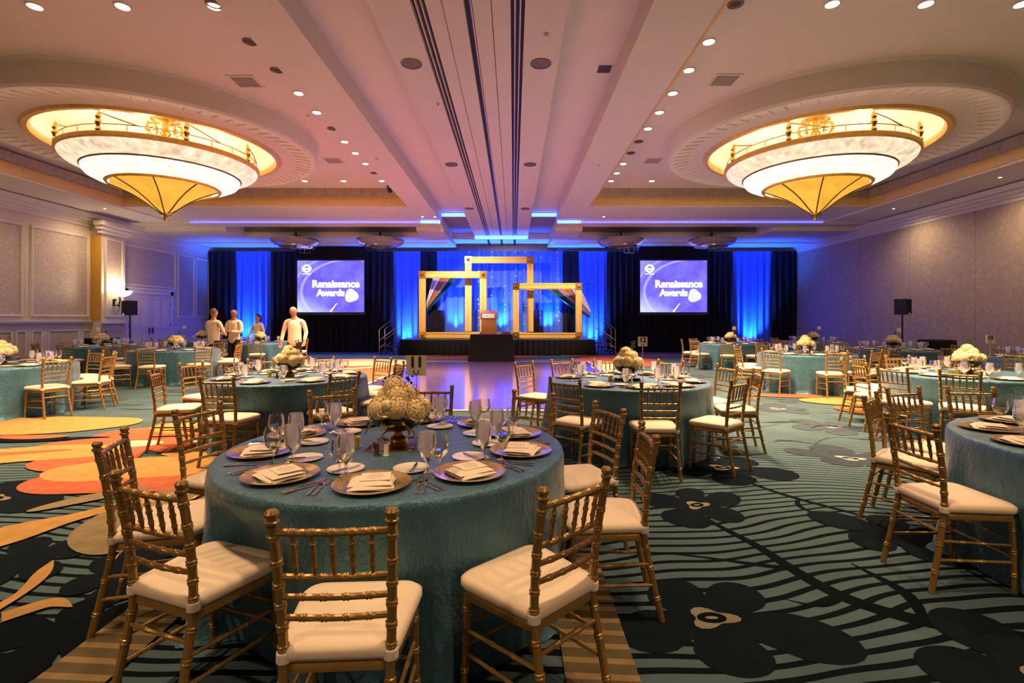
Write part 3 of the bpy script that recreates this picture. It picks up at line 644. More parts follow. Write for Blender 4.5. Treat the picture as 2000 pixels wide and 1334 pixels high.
# small unlit ring chandeliers before the drapes
def small_ch():
    t = thing('ring_chandelier', 'x', 'chandelier'); G = MT['small_glass']
    MB().lathe([(.0,0),(.10,-.0),(.11,-.02),(.02,-.05),(.018,-.36),(.06,-.42),(.03,-.50),(.09,-.58),(.12,-.66),(.05,-.74)], 16).obj('stem', MT['brass_dark'], t)
    MB().lathe([(.84,-.72),(.88,-.70),(.89,-.78),(.78,-.88),(.55,-.94),(.2,-.97),(.0,-.975)], 40).obj('glass_bowl', G, t)
    MB().lathe([(.86,-.69),(.90,-.69),(.91,-.73),(.86,-.74)], 40).obj('rim_band', MT['steel'], t)
    MB().lathe([(.58,-.925),(.62,-.93),(.62,-.96),(.56,-.955)], 40).obj('lower_ring', MT['steel'], t)
    sc = MB().tube([(.05,0,-.55),(.16,0,-.62),(.2,0,-.52),(.12,0,-.47)], .016, 6).mesh('scroll', MT['brass_dark'])
    ar = MB().tube([(.05,0,-.72),(.45,0,-.70),(.87,0,-.71)], .014, 6).mesh('arm', MT['steel'])
    for k in range(4): link('scroll', sc, t, (0,0,0), PI/2*k); link('arm', ar, t, (0,0,0), PI/2*k+.4)
    return t
SC = Stock(small_ch())
for x0, lab in ((-8.42,'left screen, outer'),(-5.15,'left screen, inner'),(4.15,'right screen, inner'),(7.65,'right screen, outer')):
    SC.put((x0, 19.6, 5.25), 0, 'unlit smoked ring chandelier above the %s one' % lab, 'ring chandeliers in the rear coffers')

# ------------------------------------------------------------------ wall sconce
t = thing('wall_sconce', 'lit glass bowl sconce on a dark bracket, fixed to the pilaster', 'wall lamp', (WL+.36, 17.28, 2.05))
MB().box(0,.02,-.05,.05,-.12,.12).obj('backplate', MT['black'], t, False)
MB().tube([(.02,0,-.08),(.16,0,-.10),(.22,0,.05),(.20,0,.22)], .016, 8).ball((.18,0,-.09),.045).ball((.06,0,.10),.04).obj('bracket', MT['black'], t)
MB().tube([(.12,.06,-.30),(.2,.10,.24)], .014, 6).obj('spear', MT['brass_dark'], t)
MB().lathe([(.02,.20),(.12,.22),(.22,.29),(.28,.38),(.285,.40),(.27,.39),(.20,.31),(.1,.25)], 28, (.30,0,0)).obj('glass_bowl', MT['sconce_glass'], t)
lamp('sconce_bulb', 'POINT', (.30,0,.48), SCONCE_W, WARM, t, shadow_soft_size=.08)

# ------------------------------------------------------------------ drapes
YD = 23.15
def drape(x0, x1, m, label, name, seed, z1=4.60, amp=.07, y=YD, pitch=.26, group='stage drapes'):
    rnd = random.Random(seed); W = x1-x0; n = max(2, int(W/pitch)); nu = n*8
    ph = [rnd.uniform(-.7,.7) for _ in range(n+2)]; am = [rnd.uniform(.6,1.25) for _ in range(n+2)]
    def fn(u, v):
        k = u*n; i = int(min(k, n-1)); f = k-i; a = am[i]*(1-f)+am[i+1]*f; p = ph[i]*(1-f)+ph[i+1]*f
        z = z1*(1-v); t_ = .55+.45*v
        yo = amp*a*math.cos(2*PI*k+p*v)*t_ + .02*math.sin(5*v+i)
        xo = .03*math.sin(2*PI*k*.5+p)*v
        return (x0+W*u+xo*(0 < u < 1), y+yo, max(.012, z))
    o = MB().grid(fn, nu, 10).obj(name, MT[m], None, True, 3.0)
    return tag(o, label, 'drape', group)
drape(-13.95,-12.72,'velour_black','black stage drape in the left corner by the wall','stage_drape',1)
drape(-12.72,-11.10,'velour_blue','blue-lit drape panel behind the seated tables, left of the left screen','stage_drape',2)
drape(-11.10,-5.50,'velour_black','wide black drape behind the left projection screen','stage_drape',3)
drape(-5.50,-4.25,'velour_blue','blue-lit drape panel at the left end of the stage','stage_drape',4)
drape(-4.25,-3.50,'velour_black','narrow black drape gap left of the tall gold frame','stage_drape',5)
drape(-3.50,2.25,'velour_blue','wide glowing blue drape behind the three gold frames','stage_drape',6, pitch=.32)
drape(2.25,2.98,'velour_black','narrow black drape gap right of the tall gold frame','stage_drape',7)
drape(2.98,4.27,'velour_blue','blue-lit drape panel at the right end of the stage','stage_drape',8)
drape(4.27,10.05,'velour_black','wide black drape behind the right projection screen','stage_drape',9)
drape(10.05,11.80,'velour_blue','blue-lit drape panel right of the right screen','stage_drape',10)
drape(11.80,12.94,'velour_black','black stage drape in the right corner by the wallpaper','stage_drape',11)
drape(-3.98,-3.15,'velour_black','short dark sequin drape low inside the left gold frame','stage_drape',12, 1.9, .05, 22.95)
drape(.75,1.35,'velour_black','short dark sequin drape right of the lectern','stage_drape',13, 1.9, .04, 22.95)
def uplight(x, y, label, e=1.0, tilt=.16, z=0, rzz=0):
    t = thing('uplight', label, 'uplight', (x, y, z), 0, 'blue drape uplights')
    MB().box(-.09,.09,-.06,.06,0,.03).obj('base', MT['black'], t, False)
    MB().lathe([(.07,.03),(.085,.06),(.085,.17),(.075,.18)], 16).obj('housing', MT['black'], t)
    MB().disc(.074,.175,16).obj('lens', MT['purple_glow'], t, False)
    lamp('uplight_lamp', 'SPOT', (0,0,.19), UPL_W*e, BLUE, t, rot=(PI-tilt, 0, rzz), spot_size=1.5, spot_blend=1, shadow_soft_size=.05)
for x0, z0, e, lab in ((-12.0,0,1.1,'left of the left screen'),(-4.85,0,1.0,'beside the left stage steps'),(-2.6,.66,.8,'inside the left gold frame'),(-.55,.66,.9,'behind the lectern'),
        (1.55,.66,.8,'inside the low gold frame'),(3.6,0,1.0,'beside the right stage steps'),(10.8,0,1.1,'right of the right screen')):
    uplight(x0, 22.78, 'small black blue-beam uplight on the floor ' + lab if z0 == 0 else 'small black blue-beam uplight on the stage ' + lab, e, .16, z0)

# ------------------------------------------------------------------ projection screens
def screen_mat():
    m, x, b, out = newmat('projected_slide'); nt = m.node_tree
    g = x.n('ShaderNodeTexCoord').outputs['Object']; sp = x.n('ShaderNodeSeparateXYZ'); x.put(sp.inputs[0], g); X, Zz = sp.outputs[0], sp.outputs[2]
    M = x.m
    d = M('SQRT', M('ADD', M('POWER', M('ABSOLUTE', M('SUBTRACT', X, .9)), 2.0), M('MULTIPLY', M('POWER', M('ABSOLUTE', M('ADD', Zz, .25)), 2.0), 2.3)))
    r1 = x.step(M('ABSOLUTE', M('SUBTRACT', d, 2.22)), .10, .0); r2 = x.step(M('ABSOLUTE', M('SUBTRACT', d, 2.62)), .07, .0)
    nz = x.noise(g, 1.3, 4, .6)
    c = x.mix(x.step(nz, .35, .75), (.13,.07,.86), (.20,.20,.97))
    c = x.mix(M('MULTIPLY', r1, .55), c, (.55,.62,1)); c = x.mix(M('MULTIPLY', r2, .45), c, (.6,.66,1))
    cor = x.step(M('ADD', M('MULTIPLY', X, -.55), M('MULTIPLY', Zz, -1.0)), .95, 1.75); c = x.mix(M('MULTIPLY', cor, .7), c, (.62,.68,1))
    cor = x.step(M('ADD', M('MULTIPLY', X, -.8), M('MULTIPLY', Zz, .7)), 1.2, 2.0); c = x.mix(M('MULTIPLY', cor, .5), c, (.4,.42,1))
    nt.nodes.remove(b); e = x.n('ShaderNodeEmission'); x.put(e.inputs[0], c); e.inputs[1].default_value = 1.1; nt.links.new(e.outputs[0], out.inputs[0])
    return m
MT['slide'] = screen_mat(); MT['slide_white'] = emis('slide_white', (.93,.97,1), 1.3); MT['slide_dark'] = emis('slide_dark', (.03,.06,.45), .6); MT['slide_badge'] = emis('slide_badge', (.75,.85,.82), .9, .25, 6)
def screen(xc, label, badge):
    t = thing('projection_screen', label, 'screen', (xc, 22.80, 2.97), 0, 'projection screens beside the stage'); w_, h_ = 1.5, 1.16
    MB().box(-w_-.05,w_+.05,.0,.04,-h_-.09,h_+.07).obj('screen_border', MT['black'], t, False)
    MB().box(-w_,w_,-.008,-.001,-h_,h_).obj('slide', MT['slide'], t, False)
    MB().tube([(-w_-.08,.02,-h_-.1),(w_+.08,.02,-h_-.1)], .03, 8).obj('bottom_bar', MT['brass_dark'], t)
    MB().box(-w_-.05,w_+.05,.0,.05,h_+.07,1.80).obj('top_masking', MT['blackcloth'], t, False)
    R = (PI/2,0,0)
    text('slide_title', 'Renaissance', .44, MT['slide_white'], t, (-.84,-.012,.10), R, .002, .022, 'LEFT')
    text('slide_title', 'Awards', .40, MT['slide_white'], t, (-.62,-.012,-.30), R, .002, .022, 'LEFT')
    lg = MB(); n = 32; vs = []
    for k in range(n):
        q = 2*PI*k/n; r = .19*(1+.16*math.cos(2*q)**6*(1 if abs(math.cos(q)) > .5 else .2)); vs.append((r*1.05*math.cos(q)-1.08, r*math.sin(q)+.80))
    lg.add([(a, -.012, c) for a, c in vs], [tuple(range(n))]); lo = lg.obj('slide_logo', MT['slide_white'], t, False)
    MB().add([(-1.08+.10*math.cos(PI*k/10), -.014, .83+.10*math.sin(PI*k/10)*.75) for k in range(11)], [tuple(range(11))]).obj('logo_notch', MT['slide_dark'], lo, False)
    MB().add([(-1.08+.09*math.cos(PI+PI*k/10), -.014, .755+.08*math.sin(PI+PI*k/10)*.6) for k in range(11)], [tuple(range(11))]).obj('logo_notch', MT['slide_dark'], lo, False)
    MB().box(-1.28,-1.17,-.013,-.009,.535,.575).box(-1.15,-1.02,-.013,-.009,.54,.58).box(-1.0,-.88,-.013,-.009,.535,.575).obj('logo_caption', MT['slide_white'], t, False)
    MB().add([((.29+.03*math.cos(3*q+.6))*math.cos(q)+.93, -.014, (.29+.03*math.cos(3*q+.6))*math.sin(q)-.42) for q in [2*PI*k/36 for k in range(36)]], [tuple(range(36))]).obj('slide_badge', MT['slide_badge' if badge else 'slide_white'], t, False)
    MB().tube([(-.02,-.010,-1.14),(.28,-.010,-.76)], [.035,.015], 6, sq=.15).obj('slide_streak', MT['slide_white'], t)
    return t
screen(-8.22, 'lit projection screen with violet slide, left of the stage', False); screen(7.20, 'lit projection screen with violet slide and grey badge, right of the stage', True)
for x0, lab in ((-9.35,'left'),(5.15,'right')):
    t = thing('hanging_bracket', 'small pale metal bracket hanging above the %s screen' % lab, 'bracket', (x0, 22.7, 4.78))
    MB().tube([(-.2,0,0),(-.2,0,-.32),(.25,0,-.32),(.25,0,0)], .014, 6).tube([(0,0,0),(0,0,-.32)], .012, 6).tube([(.3,0,0),(.38,0,-.2),(.55,0,0)], .012, 6).obj('rods', MT['steel'], t)

# ------------------------------------------------------------------ stage, frames, lectern
SX0, SX1, SY0, SY1, SZ = -4.62, 3.28, 20.75, 22.75, .66
st = thing('stage', 'low black-skirted stage carrying three gold frames', 'stage', ((SX0+SX1)/2, SY0, 0)); hw = (SX1-SX0)/2
dk = mat('stage_deck', (.05,.045,.055), .5, var=.2)
for k in range(4):
    MB().box(-hw+k*hw/2+.004, -hw+(k+1)*hw/2-.004, .004, SY1-SY0, SZ-.08, SZ).obj('deck_panel', dk, st, False)
def skirt(u, v):
    L = [( -hw, SY1-SY0), (-hw, 0), (hw, 0), (hw, SY1-SY0)]; ln = [SY1-SY0, 2*hw, SY1-SY0]; s = u*sum(ln)
    for i in range(3):
        if s <= ln[i] or i == 2:
            f = min(1, s/ln[i]); x0 = L[i][0]+(L[i+1][0]-L[i][0])*f; y0 = L[i][1]+(L[i+1][1]-L[i][1])*f; break
        s -= ln[i]
    nrm = [(-1,0),(0,-1),(1,0)][i]; a = (.025+.02*v)*math.cos(u*sum(ln)*2*PI/.22) + .05*v
    return (x0+nrm[0]*(a+.03), y0+nrm[1]*(a+.03), (SZ-.02)*(1-v)+.006)
MB().grid(skirt, 420, 5).obj('skirt', MT['blackcloth'], st, True, 3)
def gold_frame(xc, y, w_, h_, b_, label, z=SZ):
    t = thing('gold_frame', label, 'picture frame', (xc, y, z), 0, 'giant gold frames on the stage'); G = MT['gold_frame']; hw_ = w_/2
    def bar(p0, p1, name, horiz):
        m = MB()
        if horiz: m.box(p0[0],p1[0],-.05,.05,p0[1],p1[1]).box(p0[0],p1[0],-.085,-.05,p0[1]+b_*.12,p0[1]+b_*.42).box(p0[0],p1[0],-.075,-.05,p1[1]-b_*.25,p1[1]-b_*.08)
        else: m.box(p0[0],p1[0],-.05,.05,p0[1],p1[1]).box(p0[0]+b_*.12,p0[0]+b_*.42,-.085,-.05,p0[1],p1[1]).box(p1[0]-b_*.25,p1[0]-b_*.08,-.075,-.05,p0[1],p1[1])
        m.obj(name, G, t, False)
    bar((-hw_+b_, 0.0), (hw_-b_, b_), 'bottom_rail', True); bar((-hw_+b_, h_-b_), (hw_-b_, h_), 'top_rail', True)
    bar((-hw_, b_), (-hw_+b_, h_-b_), 'side_rail', False); bar((hw_-b_, b_), (hw_, h_-b_), 'side_rail', False)
    cm = MB().box(-b_*.54,b_*.54,-.10,.06,-b_*.54,b_*.54).ball((0,-.10,0), b_*.28, 10, 6).mesh('corner_block', MT['gold_bright'], False)
    for sx in (-1,1):
        for zz in (b_/2+.01, h_-b_/2): link('corner_block', cm, t, (sx*(hw_-b_/2), 0, zz))
    for sx in (-.42,.42): MB().box(sx*w_-.09,sx*w_+.09,-.25,.25,0.001,.05).obj('foot', MT['black'], t, False)
gold_frame(-2.57, 21.5, 2.86, 2.86, .28, 'tall gold picture frame standing left of the lectern')
gold_frame(1.43, 21.5, 2.92, 2.36, .26, 'lowest and widest gold picture frame, right of the lectern')
gold_frame(-.62, 22.15, 2.98, 3.56, .28, 'tallest gold picture frame standing behind the lectern')
# swagged curtains: white, copper, green on each side
MT['sw_white'] = mat('swag_white', (.80,.72,.78), .5, var=.1, sheen=.3); MT['sw_copper'] = mat('swag_copper', (.62,.26,.09), .35, metal=.3, var=.4, vs=40); MT['sw_green'] = mat('swag_green', (.02,.14,.11), .3, metal=.4, var=.6, vs=60)
def swag(xc, sg, m, o0, o1, zt, zl, lab, yo):
    def fn(u, v):
        top = xc+sg*(o0+(o1-o0)*u); low = xc+sg*.03*u; c = (1-v)**1.15
        zz = zt-(zt-zl+.10*u)*v - .22*math.sin(PI*v)*(o0+(o1-o0)*u)*.35
        return (low+(top-low)*c, 22.42+yo+.035*math.sin(u*14+v*2)*(.35+.65*(1-v)), zz)
    o = MB().grid(fn, 16, 22).obj('swag_curtain', MT[m], None, True, 3); tag(o, lab, 'curtain', 'swagged curtains behind the frames')
for xc, sg, s_, zt, zl, k in ((-3.88,1,'tall',3.62,2.02,1.0),(3.42,-1,'low',3.05,1.75,1.36)):
    swag(xc, sg, 'sw_white', .40*k, .76*k, zt, zl+.12, 'white swagged curtain behind the %s gold frame' % s_, 0)
    swag(xc, sg, 'sw_copper', .76*k, 1.26*k, zt, zl, 'copper sequin swagged curtain behind the %s gold frame' % s_, .10)
    swag(xc, sg, 'sw_green', 1.26*k, 1.62*k, zt, zl-.12, 'green sequin swagged curtain behind the %s gold frame' % s_, .20)
for x0, x1, zt, s_ in ((-4.05,-2.05,3.62,'tall'),(1.15,3.55,3.05,'low')):
    t = thing('curtain_stand', 'thin black pipe stand holding swags behind the %s gold frame' % s_, 'curtain stand', ((x0+x1)/2, 22.52, 0), 0, 'pipe stands on the stage'); h_ = (x1-x0)/2; zb = SZ
    for sx in (-h_, h_): MB().tube([(sx,0,zb),(sx,0,zt+.02)], .014, 6).lathe([(.0,zb+.012),(.14,zb+.012),(.14,zb+.001)], 16, (sx,0,0)).obj('upright', MT['black'], t)
    MB().tube([(-h_,0,zt+.01),(h_,0,zt+.01)], .014, 6).obj('crossbar', MT['black'], t)
MT['crystal'] = mat('crystal', (.75,.78,.9), .1, spec=1, var=.05)
rnd = random.Random(5)
for k, (x0, lab) in enumerate(((-2.0,'first'),(-1.55,'second'),(-.95,'third'),(-.4,'fourth'),(.1,'fifth'),(.5,'sixth'),(1.2,'seventh'),(2.0,'eighth'))):
    m = MB(); z = 4.5
    m.tube([(x0,22.75,4.93 if abs(x0-CX) < 2.1 else 4.75),(x0,22.75,1.2)], .003, 4)
    while z > 1.2: m.ball((x0+rnd.uniform(-.05,.05),22.74,z), rnd.choice((.016,.022,.035)), 6, 4); z -= rnd.uniform(.14,.34)
    tag(m.obj('crystal_strand', MT['crystal'], None), '%s string of crystal beads from the left before the blue drape' % lab, 'bead string', 'crystal strings behind the frames')
# lectern
t = thing('lectern', 'brown wooden lectern with a pale sign plate on the stage', 'lectern', (-1.01, 20.98, SZ))
MB().box(-.34,.34,-.22,.22,0,.05).obj('base', MT['wood'], t, False); MB().box(-.31,.31,-.19,.19,.05,.80).obj('body', MT['wood'], t, False)
MB().box(-.33,.33,-.20,.22,.80,.84).obj('ledge', mat('lectern_ledge', (.40,.26,.2), .4), t, False)
MB().add([(-.35,-.23,.84),(.35,-.23,.84),(.35,.25,.84),(-.35,.25,.84),(-.35,-.23,1.08),(.35,-.23,1.08),(.35,.25,1.22),(-.35,.25,1.22)], [(0,3,2,1),(4,5,6,7),(0,1,5,4),(1,2,6,5),(2,3,7,6),(3,0,4,7)]).obj('reading_desk', MT['wood'], t, False)
sg_ = MB().box(-.27,.22,-.245,-.232,.89,1.05).obj('sign_plate', emis('sign_plate', (.55,.48,.85), .05, base=(.7,.62,.8)), t, False)
MB().box(-.22,-.16,-.25,-.245,.93,1.01).box(-.12,-.04,-.25,-.245,.93,1.01).box(.0,.04,-.25,-.245,.93,1.01).box(.08,.12,-.25,-.245,.93,1.01).box(.15,.18,-.25,-.245,.93,1.01).obj('sign_lettering', MT['print'], sg_, False)
MB().tube([(.05,0,1.15),(.05,-.02,1.3),(.05,-.14,1.42)], .008, 6).obj('microphone', MT['black'], t)
# black draped high table before the stage
t = thing('draped_table', 'tall black-draped table in front of the stage', 'table', (-.77, 17.9, 0))
def bt(u, v):
    c = [(-.73,-.36),(.73,-.36),(.73,.36),(-.73,.36),(-.73,-.36)]; k = u*4; i = min(int(k),3); f = k-i
    x0 = c[i][0]+(c[i+1][0]-c[i][0])*f; y0 = c[i][1]+(c[i+1][1]-c[i][1])*f; s = 1+.10*v+.012*math.cos(u*2*PI*22)*v
    return (x0*s, y0*s, .935*(1-v)+.008)
MB().grid(bt, 176, 6, False).box(-.73,.73,-.36,.36,.925,.937).obj('black_drape', MT['blackcloth'], t, True, .9)
# stage steps with handrails
for sg, xc, lab in ((-1,-5.16,'left'),(1,3.83,'right')):
    t = thing('stage_steps', 'black steps with thin chrome handrails at the %s end of the stage' % lab, 'steps', (xc, 21.3, 0))
    for k in range(3):
        x0 = sg*(.30-k*.26)
        MB().box(min(x0,x0-sg*.26),max(x0,x0-sg*.26),-.45,.45,.16+k*.17,.20+k*.17).obj('tread', MT['black'], t, False)
    for yy in (-.46,.46):
        MB().tube([(sg*.36,yy,0),(sg*.36,yy,1.05),(sg*.30,yy,1.12),(-sg*.34,yy,1.62),(-sg*.36,yy,.7)], .018, 8).tube([(sg*.36,yy,.62),(-sg*.35,yy,1.15)], .012, 6).tube([(sg*.36,yy,.3),(sg*.1,yy,.5)], .012, 6).obj('handrail', MT['steel'], t)
        MB().tube([(sg*.30,yy*.95,.0),(sg*.30,yy*.95,.2)], .02, 6).tube([(-sg*.2,yy*.95,0),(-sg*.2,yy*.95,.54)], .02, 6).obj('stringer', MT['black'], t)

# ------------------------------------------------------------------ loudspeakers
def speaker(x, y, rz, label):
    t = thing('loudspeaker_stand', 'black tripod pole stand under the ' + label, 'speaker stand', (x,y,0), rz, 'loudspeaker stands')
    MB().tube([(0,0,.25),(0,0,1.62)], [.03,.022], 10).obj('pole', MT['black'], t); MB().lathe([(.05,.62),(.07,.66),(.07,.74),(.04,.80)], 12).obj('collar', MT['black'], t)
    for k in range(3):
        q = 2*PI*k/3+.5; MB().tube([(0,0,.70),(.45*math.cos(q),.45*math.sin(q),.02)], .022, 8).obj('leg', MT['black'], t)
    s = thing('loudspeaker', 'black box ' + label, 'loudspeaker', (x,y,1.62), rz, 'black loudspeakers')
    MB().add([(-.19,-.17,0),(.19,-.17,0),(.13,.17,0),(-.13,.17,0),(-.19,-.17,.48),(.19,-.17,.48),(.13,.17,.48),(-.13,.17,.48)], [(0,3,2,1),(4,5,6,7),(0,1,5,4),(1,2,6,5),(2,3,7,6),(3,0,4,7)]).obj('cabinet', MT['black'], s, False)
    MB().box(-.175,.175,-.182,-.171,.03,.45).obj('grille', MT['blackcloth'], s, False)
    MB().box(-.02,.02,-.19,-.18,.02,.05).obj('indicator', MT['purple_glow'] if x < 0 else mat('led_red', (.4,.05,.02), .4, emit=(1,.15,.02), es=1.5), s, False)
speaker(-12.75, 16.85, -.6, 'loudspeaker before the double doors'); speaker(11.85, 15.45, .6, 'loudspeaker before the wallpapered wall')
# ------------------------------------------------------------------ chiavari chairs
def ringed(pts, r, rings, bump=.0035, n=8, step=.03):
    """bamboo-turned rod: path sampled finely, double rings at the given fractions"""
    P_ = [Vector(p) for p in pts]; L = [0]
    for a, b in zip(P_, P_[1:]): L.append(L[-1]+(b-a).length)
    T = L[-1]; ss = {0.0, T}
    for l in L: ss.add(l)
    q = 0
    while q < T: ss.add(q); q += step*3
    for f in rings:
        c = f*T
        for d in (-.011,-.008,-.004,0,.004,.008,.011): ss.add(min(max(c+d,0),T))
    out, rad = [], []
    for s in sorted(ss):
        i = 0
        while i < len(L)-2 and s > L[i+1]: i += 1
        f = (s-L[i])/max(L[i+1]-L[i],1e-9); p = P_[i].lerp(P_[i+1], f)
        rr = r
        for g in rings:
            d = abs(s-g*T)
            if .002 < d < .0095: rr = r+bump
        out.append(p); rad.append(rr)
    return MB().tube(out, rad, n)
def smooth_path(pts, k=5):
    out = []
    P_ = [Vector(p) for p in pts]
    for i in range(len(P_)-1):
        p0, p1, p2, p3 = P_[max(i-1,0)], P_[i], P_[i+1], P_[min(i+2,len(P_)-1)]
        for j in range(k):
            t = j/k; out.append(.5*((2*p1)+(p2-p0)*t+(2*p0-5*p1+4*p2-p3)*t*t+(3*p1-p0-3*p2+p3)*t**3))
    out.append(P_[-1]); return out
def backpos(z, s):     # upright centre line above the seat
    f = (z-.43)/.49; return Vector((s*(.160+.016*f), -.178-.015*f-.055*f*f, z))
def seat_poly(grow=0, n=7):
    pts = []; c = [(-.175-grow,-.185-grow,.05),(.175+grow,-.185-grow,.05),(.205+grow,.19+grow,.06),(-.205-grow,.19+grow,.06)]
    ang = [(PI,1.5*PI),(1.5*PI,2*PI),(0,.5*PI),(.5*PI,PI)]
    for (x0,y0,r), (a0,a1) in zip(c, ang):
        sx = 1 if x0 > 0 else -1; sy = 1 if y0 > 0 else -1
        for k in range(n): a = a0+(a1-a0)*k/(n-1); pts.append((x0-sx*r+r*math.cos(a), y0-sy*r+r*math.sin(a)))
    return pts
def stack_mesh(layers, name, m):
    mb = MB(); n = None; vs = []; fs = []
    for g, z in layers:
        p = seat_poly(g); n = len(p); vs += [(x,y,z) for x, y in p]
    for i in range(len(layers)-1):
        for k in range(n): fs.append((i*n+k, i*n+(k+1)%n, (i+1)*n+(k+1)%n, (i+1)*n+k))
    fs.append(tuple(range(n-1,-1,-1))); b = (len(layers)-1)*n; vs.append((0,.005,layers[-1][1]+.006)); ci = len(vs)-1
    for k in range(n): fs.append((b+k, b+(k+1)%n, ci))
    return mb.add(vs, fs).mesh(name, m, True, 1.1)
def chair_meshes():
    G = MT['gold']; D = {}
    for s, nm in ((-1,'L'),(1,'R')):
        low = smooth_path([(s*.174,-.262,0),(s*.165,-.222,.18),(s*.159,-.186,.36),(s*.160,-.178,.43)])
        up = [backpos(z, s) for z in (.50,.57,.64,.71,.78,.82,.850,.858)]
        pts = low+up
        D['post'+nm] = ringed(pts, .0155, [.13,.30,.42,.545,.62,.70,.775,.86,.955]).mesh('back_post', G)
        tp = backpos(.860, s); fin = MB().lathe([(.012,-.004),(.020,.002),(.022,.010),(.014,.016),(.020,.024),(.0215,.034),(.015,.043),(.0,.046)], 10, tuple(tp)).mesh('finial', G); D['fin'+nm] = fin
        D['leg'+nm] = ringed([(s*.190,.178,0),(s*.183,.165,.40)], .0145, [.25,.55,.85]).mesh('leg', G)
        D['tie'+nm] = MB().lathe([(.0185,-.004),(.0235,.0),(.0245,.014),(.0235,.028),(.0185,.032)], 10, tuple(backpos(.425, s))).tube([tuple(backpos(.45,s)), (s*.15,-.14,.452)], [.012,.016], 6, sq=.4).mesh('tie', MT['tie'])
        D['side'+nm+'0'] = ringed([(s*.172,-.225,.175),(s*.187,.172,.165)], .0078, [.3,.6], .002, 6).mesh('stretcher', G)
        D['side'+nm+'1'] = ringed([(s*.168,-.20,.275),(s*.185,.168,.255)], .0078, [.3,.6], .002, 6).mesh('stretcher', G)
    def rail(z, r, bow=.012, k=4):
        a, b = backpos(z,-1), backpos(z,1); pts = []
        for i in range(9): t = i/8; p = a.lerp(b,t); p.y -= bow*math.sin(PI*t); pts.append(p)
        return ringed(pts, r, [j/(k+1) for j in range(1,k+1)], .002, 8).mesh('rail', G), pts
    D['rail0'], top = rail(.836,.0118,.012,5); D['rail1'], bot = rail(.692,.0105); D['rail2'], _ = rail(.628,.0100); D['rail3'], _ = rail(.562,.0100)
    for k in range(5):
        t = (k+1)/6; i = t*8; a = bot[int(i)].lerp(bot[min(int(i)+1,8)], i-int(i)); b = top[int(i)].lerp(top[min(int(i)+1,8)], i-int(i))
        pts = [a.lerp(b, f) for f in (0,.12,.2,.24,.26,.30,.5,.54,.56,.6,.74,.77,.79,.84,.92,1)]
        D['sp%d' % k] = MB().tube(pts, [.004,.006,.0085,.0085,.0115,.0085,.0085,.0115,.0115,.0085,.0085,.0115,.0085,.007,.0055,.0045], 7).mesh('spindle', G)
    D['back'] = ringed([(-.168,-.195,.315),(.168,-.195,.315)], .009, [.33,.66], .002, 7).mesh('stretcher', G)
    D['front0'] = ringed([(-.187,.172,.19),(.187,.172,.19)], .008, [.33,.66], .002, 6).mesh('stretcher', G); D['front1'] = ringed([(-.185,.168,.28),(.185,.168,.28)], .008, [.33,.66], .002, 6).mesh('stretcher', G)
    D['frame'] = stack_mesh([(-.012,.385),(.0,.39),(.0,.418),(-.008,.424)], 'seat_frame', G)
    D['cush'] = stack_mesh([(-.02,.424),(.006,.428),(.012,.440),(.011,.460),(-.002,.473),(-.03,.480),(-.08,.485)], 'cushion', MT['cushion'])
    return D
CM = chair_meshes()
def chair_full():
    t = thing('chiavari_chair', 'x', 'chair')
    for s in 'LR':
        p = link('back_post', CM['post'+s], t); link('finial', CM['fin'+s], p); link('leg', CM['leg'+s], t); link('cushion_tie', CM['tie'+s], t)
        link('stretcher', CM['side'+s+'0'], t); link('stretcher', CM['side'+s+'1'], t)
    for k in range(4): link('back_rail', CM['rail%d' % k], t)
    for k in range(5): link('spindle', CM['sp%d' % k], t)
    for k in ('back','front0','front1'): link('stretcher', CM[k], t)
    link('seat_frame', CM['frame'], t); link('cushion', CM['cush'], t)
    return t
def merge(keys, name, m):
    v, f = [], []
    for k in keys:
        n = len(v); me = CM[k]; v += [tuple(q.co) for q in me.vertices]; f += [tuple(i+n for i in p.vertices) for p in me.polygons]
    b = MB(); b.v, b.f = v, f; return b.mesh(name, m)
BACKM = merge(['rail0','rail1','rail2','rail3']+['sp%d' % k for k in range(5)], 'backrest', MT['gold'])
STRM = merge(['sideL0','sideL1','sideR0','sideR1','back','front0','front1'], 'stretchers', MT['gold'])
def chair_lite():
    t = thing('chiavari_chair', 'x', 'chair')
    for s in 'LR': link('back_post', CM['post'+s], t); link('leg', CM['leg'+s], t)
    link('backrest', BACKM, t); link('stretcher_set', STRM, t); link('seat_frame', CM['frame'], t); link('cushion', CM['cush'], t)
    return t
CHF = Stock(chair_full()); CHL = Stock(chair_lite())

# ------------------------------------------------------------------ tableware
def plate_proto():
    t = thing('charger_plate', 'x', 'plate')
    MB().lathe([(.0,.004),(.10,.004),(.112,.007),(.118,.009)], 32).lathe([(.118,.004),(.10,.0005),(.0,.0005)], 32).obj('well', MT['charger'], t)
    MB().lathe([(.118,.009),(.14,.013),(.160,.018),(.165,.0185),(.165,.0165),(.14,.010),(.118,.004)], 40).obj('rim', MT['charger_rim'], t)
    return t
def napkin_proto():
    t = thing('napkin', 'x', 'napkin')
    MB().grid(lambda u, v: ((u-.5)*.185+.003*math.sin(v*9), (v-.5)*.165, .001+.012*min(1,u*8)*min(1,(1-u)*6)*min(1,v*7)*min(1,(1-v)*7)+.003*math.sin(u*6)), 8, 8).box(-.09,.09,-.081,.081,0,.004).obj('lower_fold', MT['linen'], t, True, 1.2)
    MB().grid(lambda u, v: ((u-.5)*.178-.003, (v-.5)*.145+.008, .013+.010*min(1,u*8)*min(1,(1-u)*6)*min(1,v*7)*min(1,(1-v)*7)), 8, 8).obj('upper_fold', MT['linen'], t, True, 1.2)
    return t
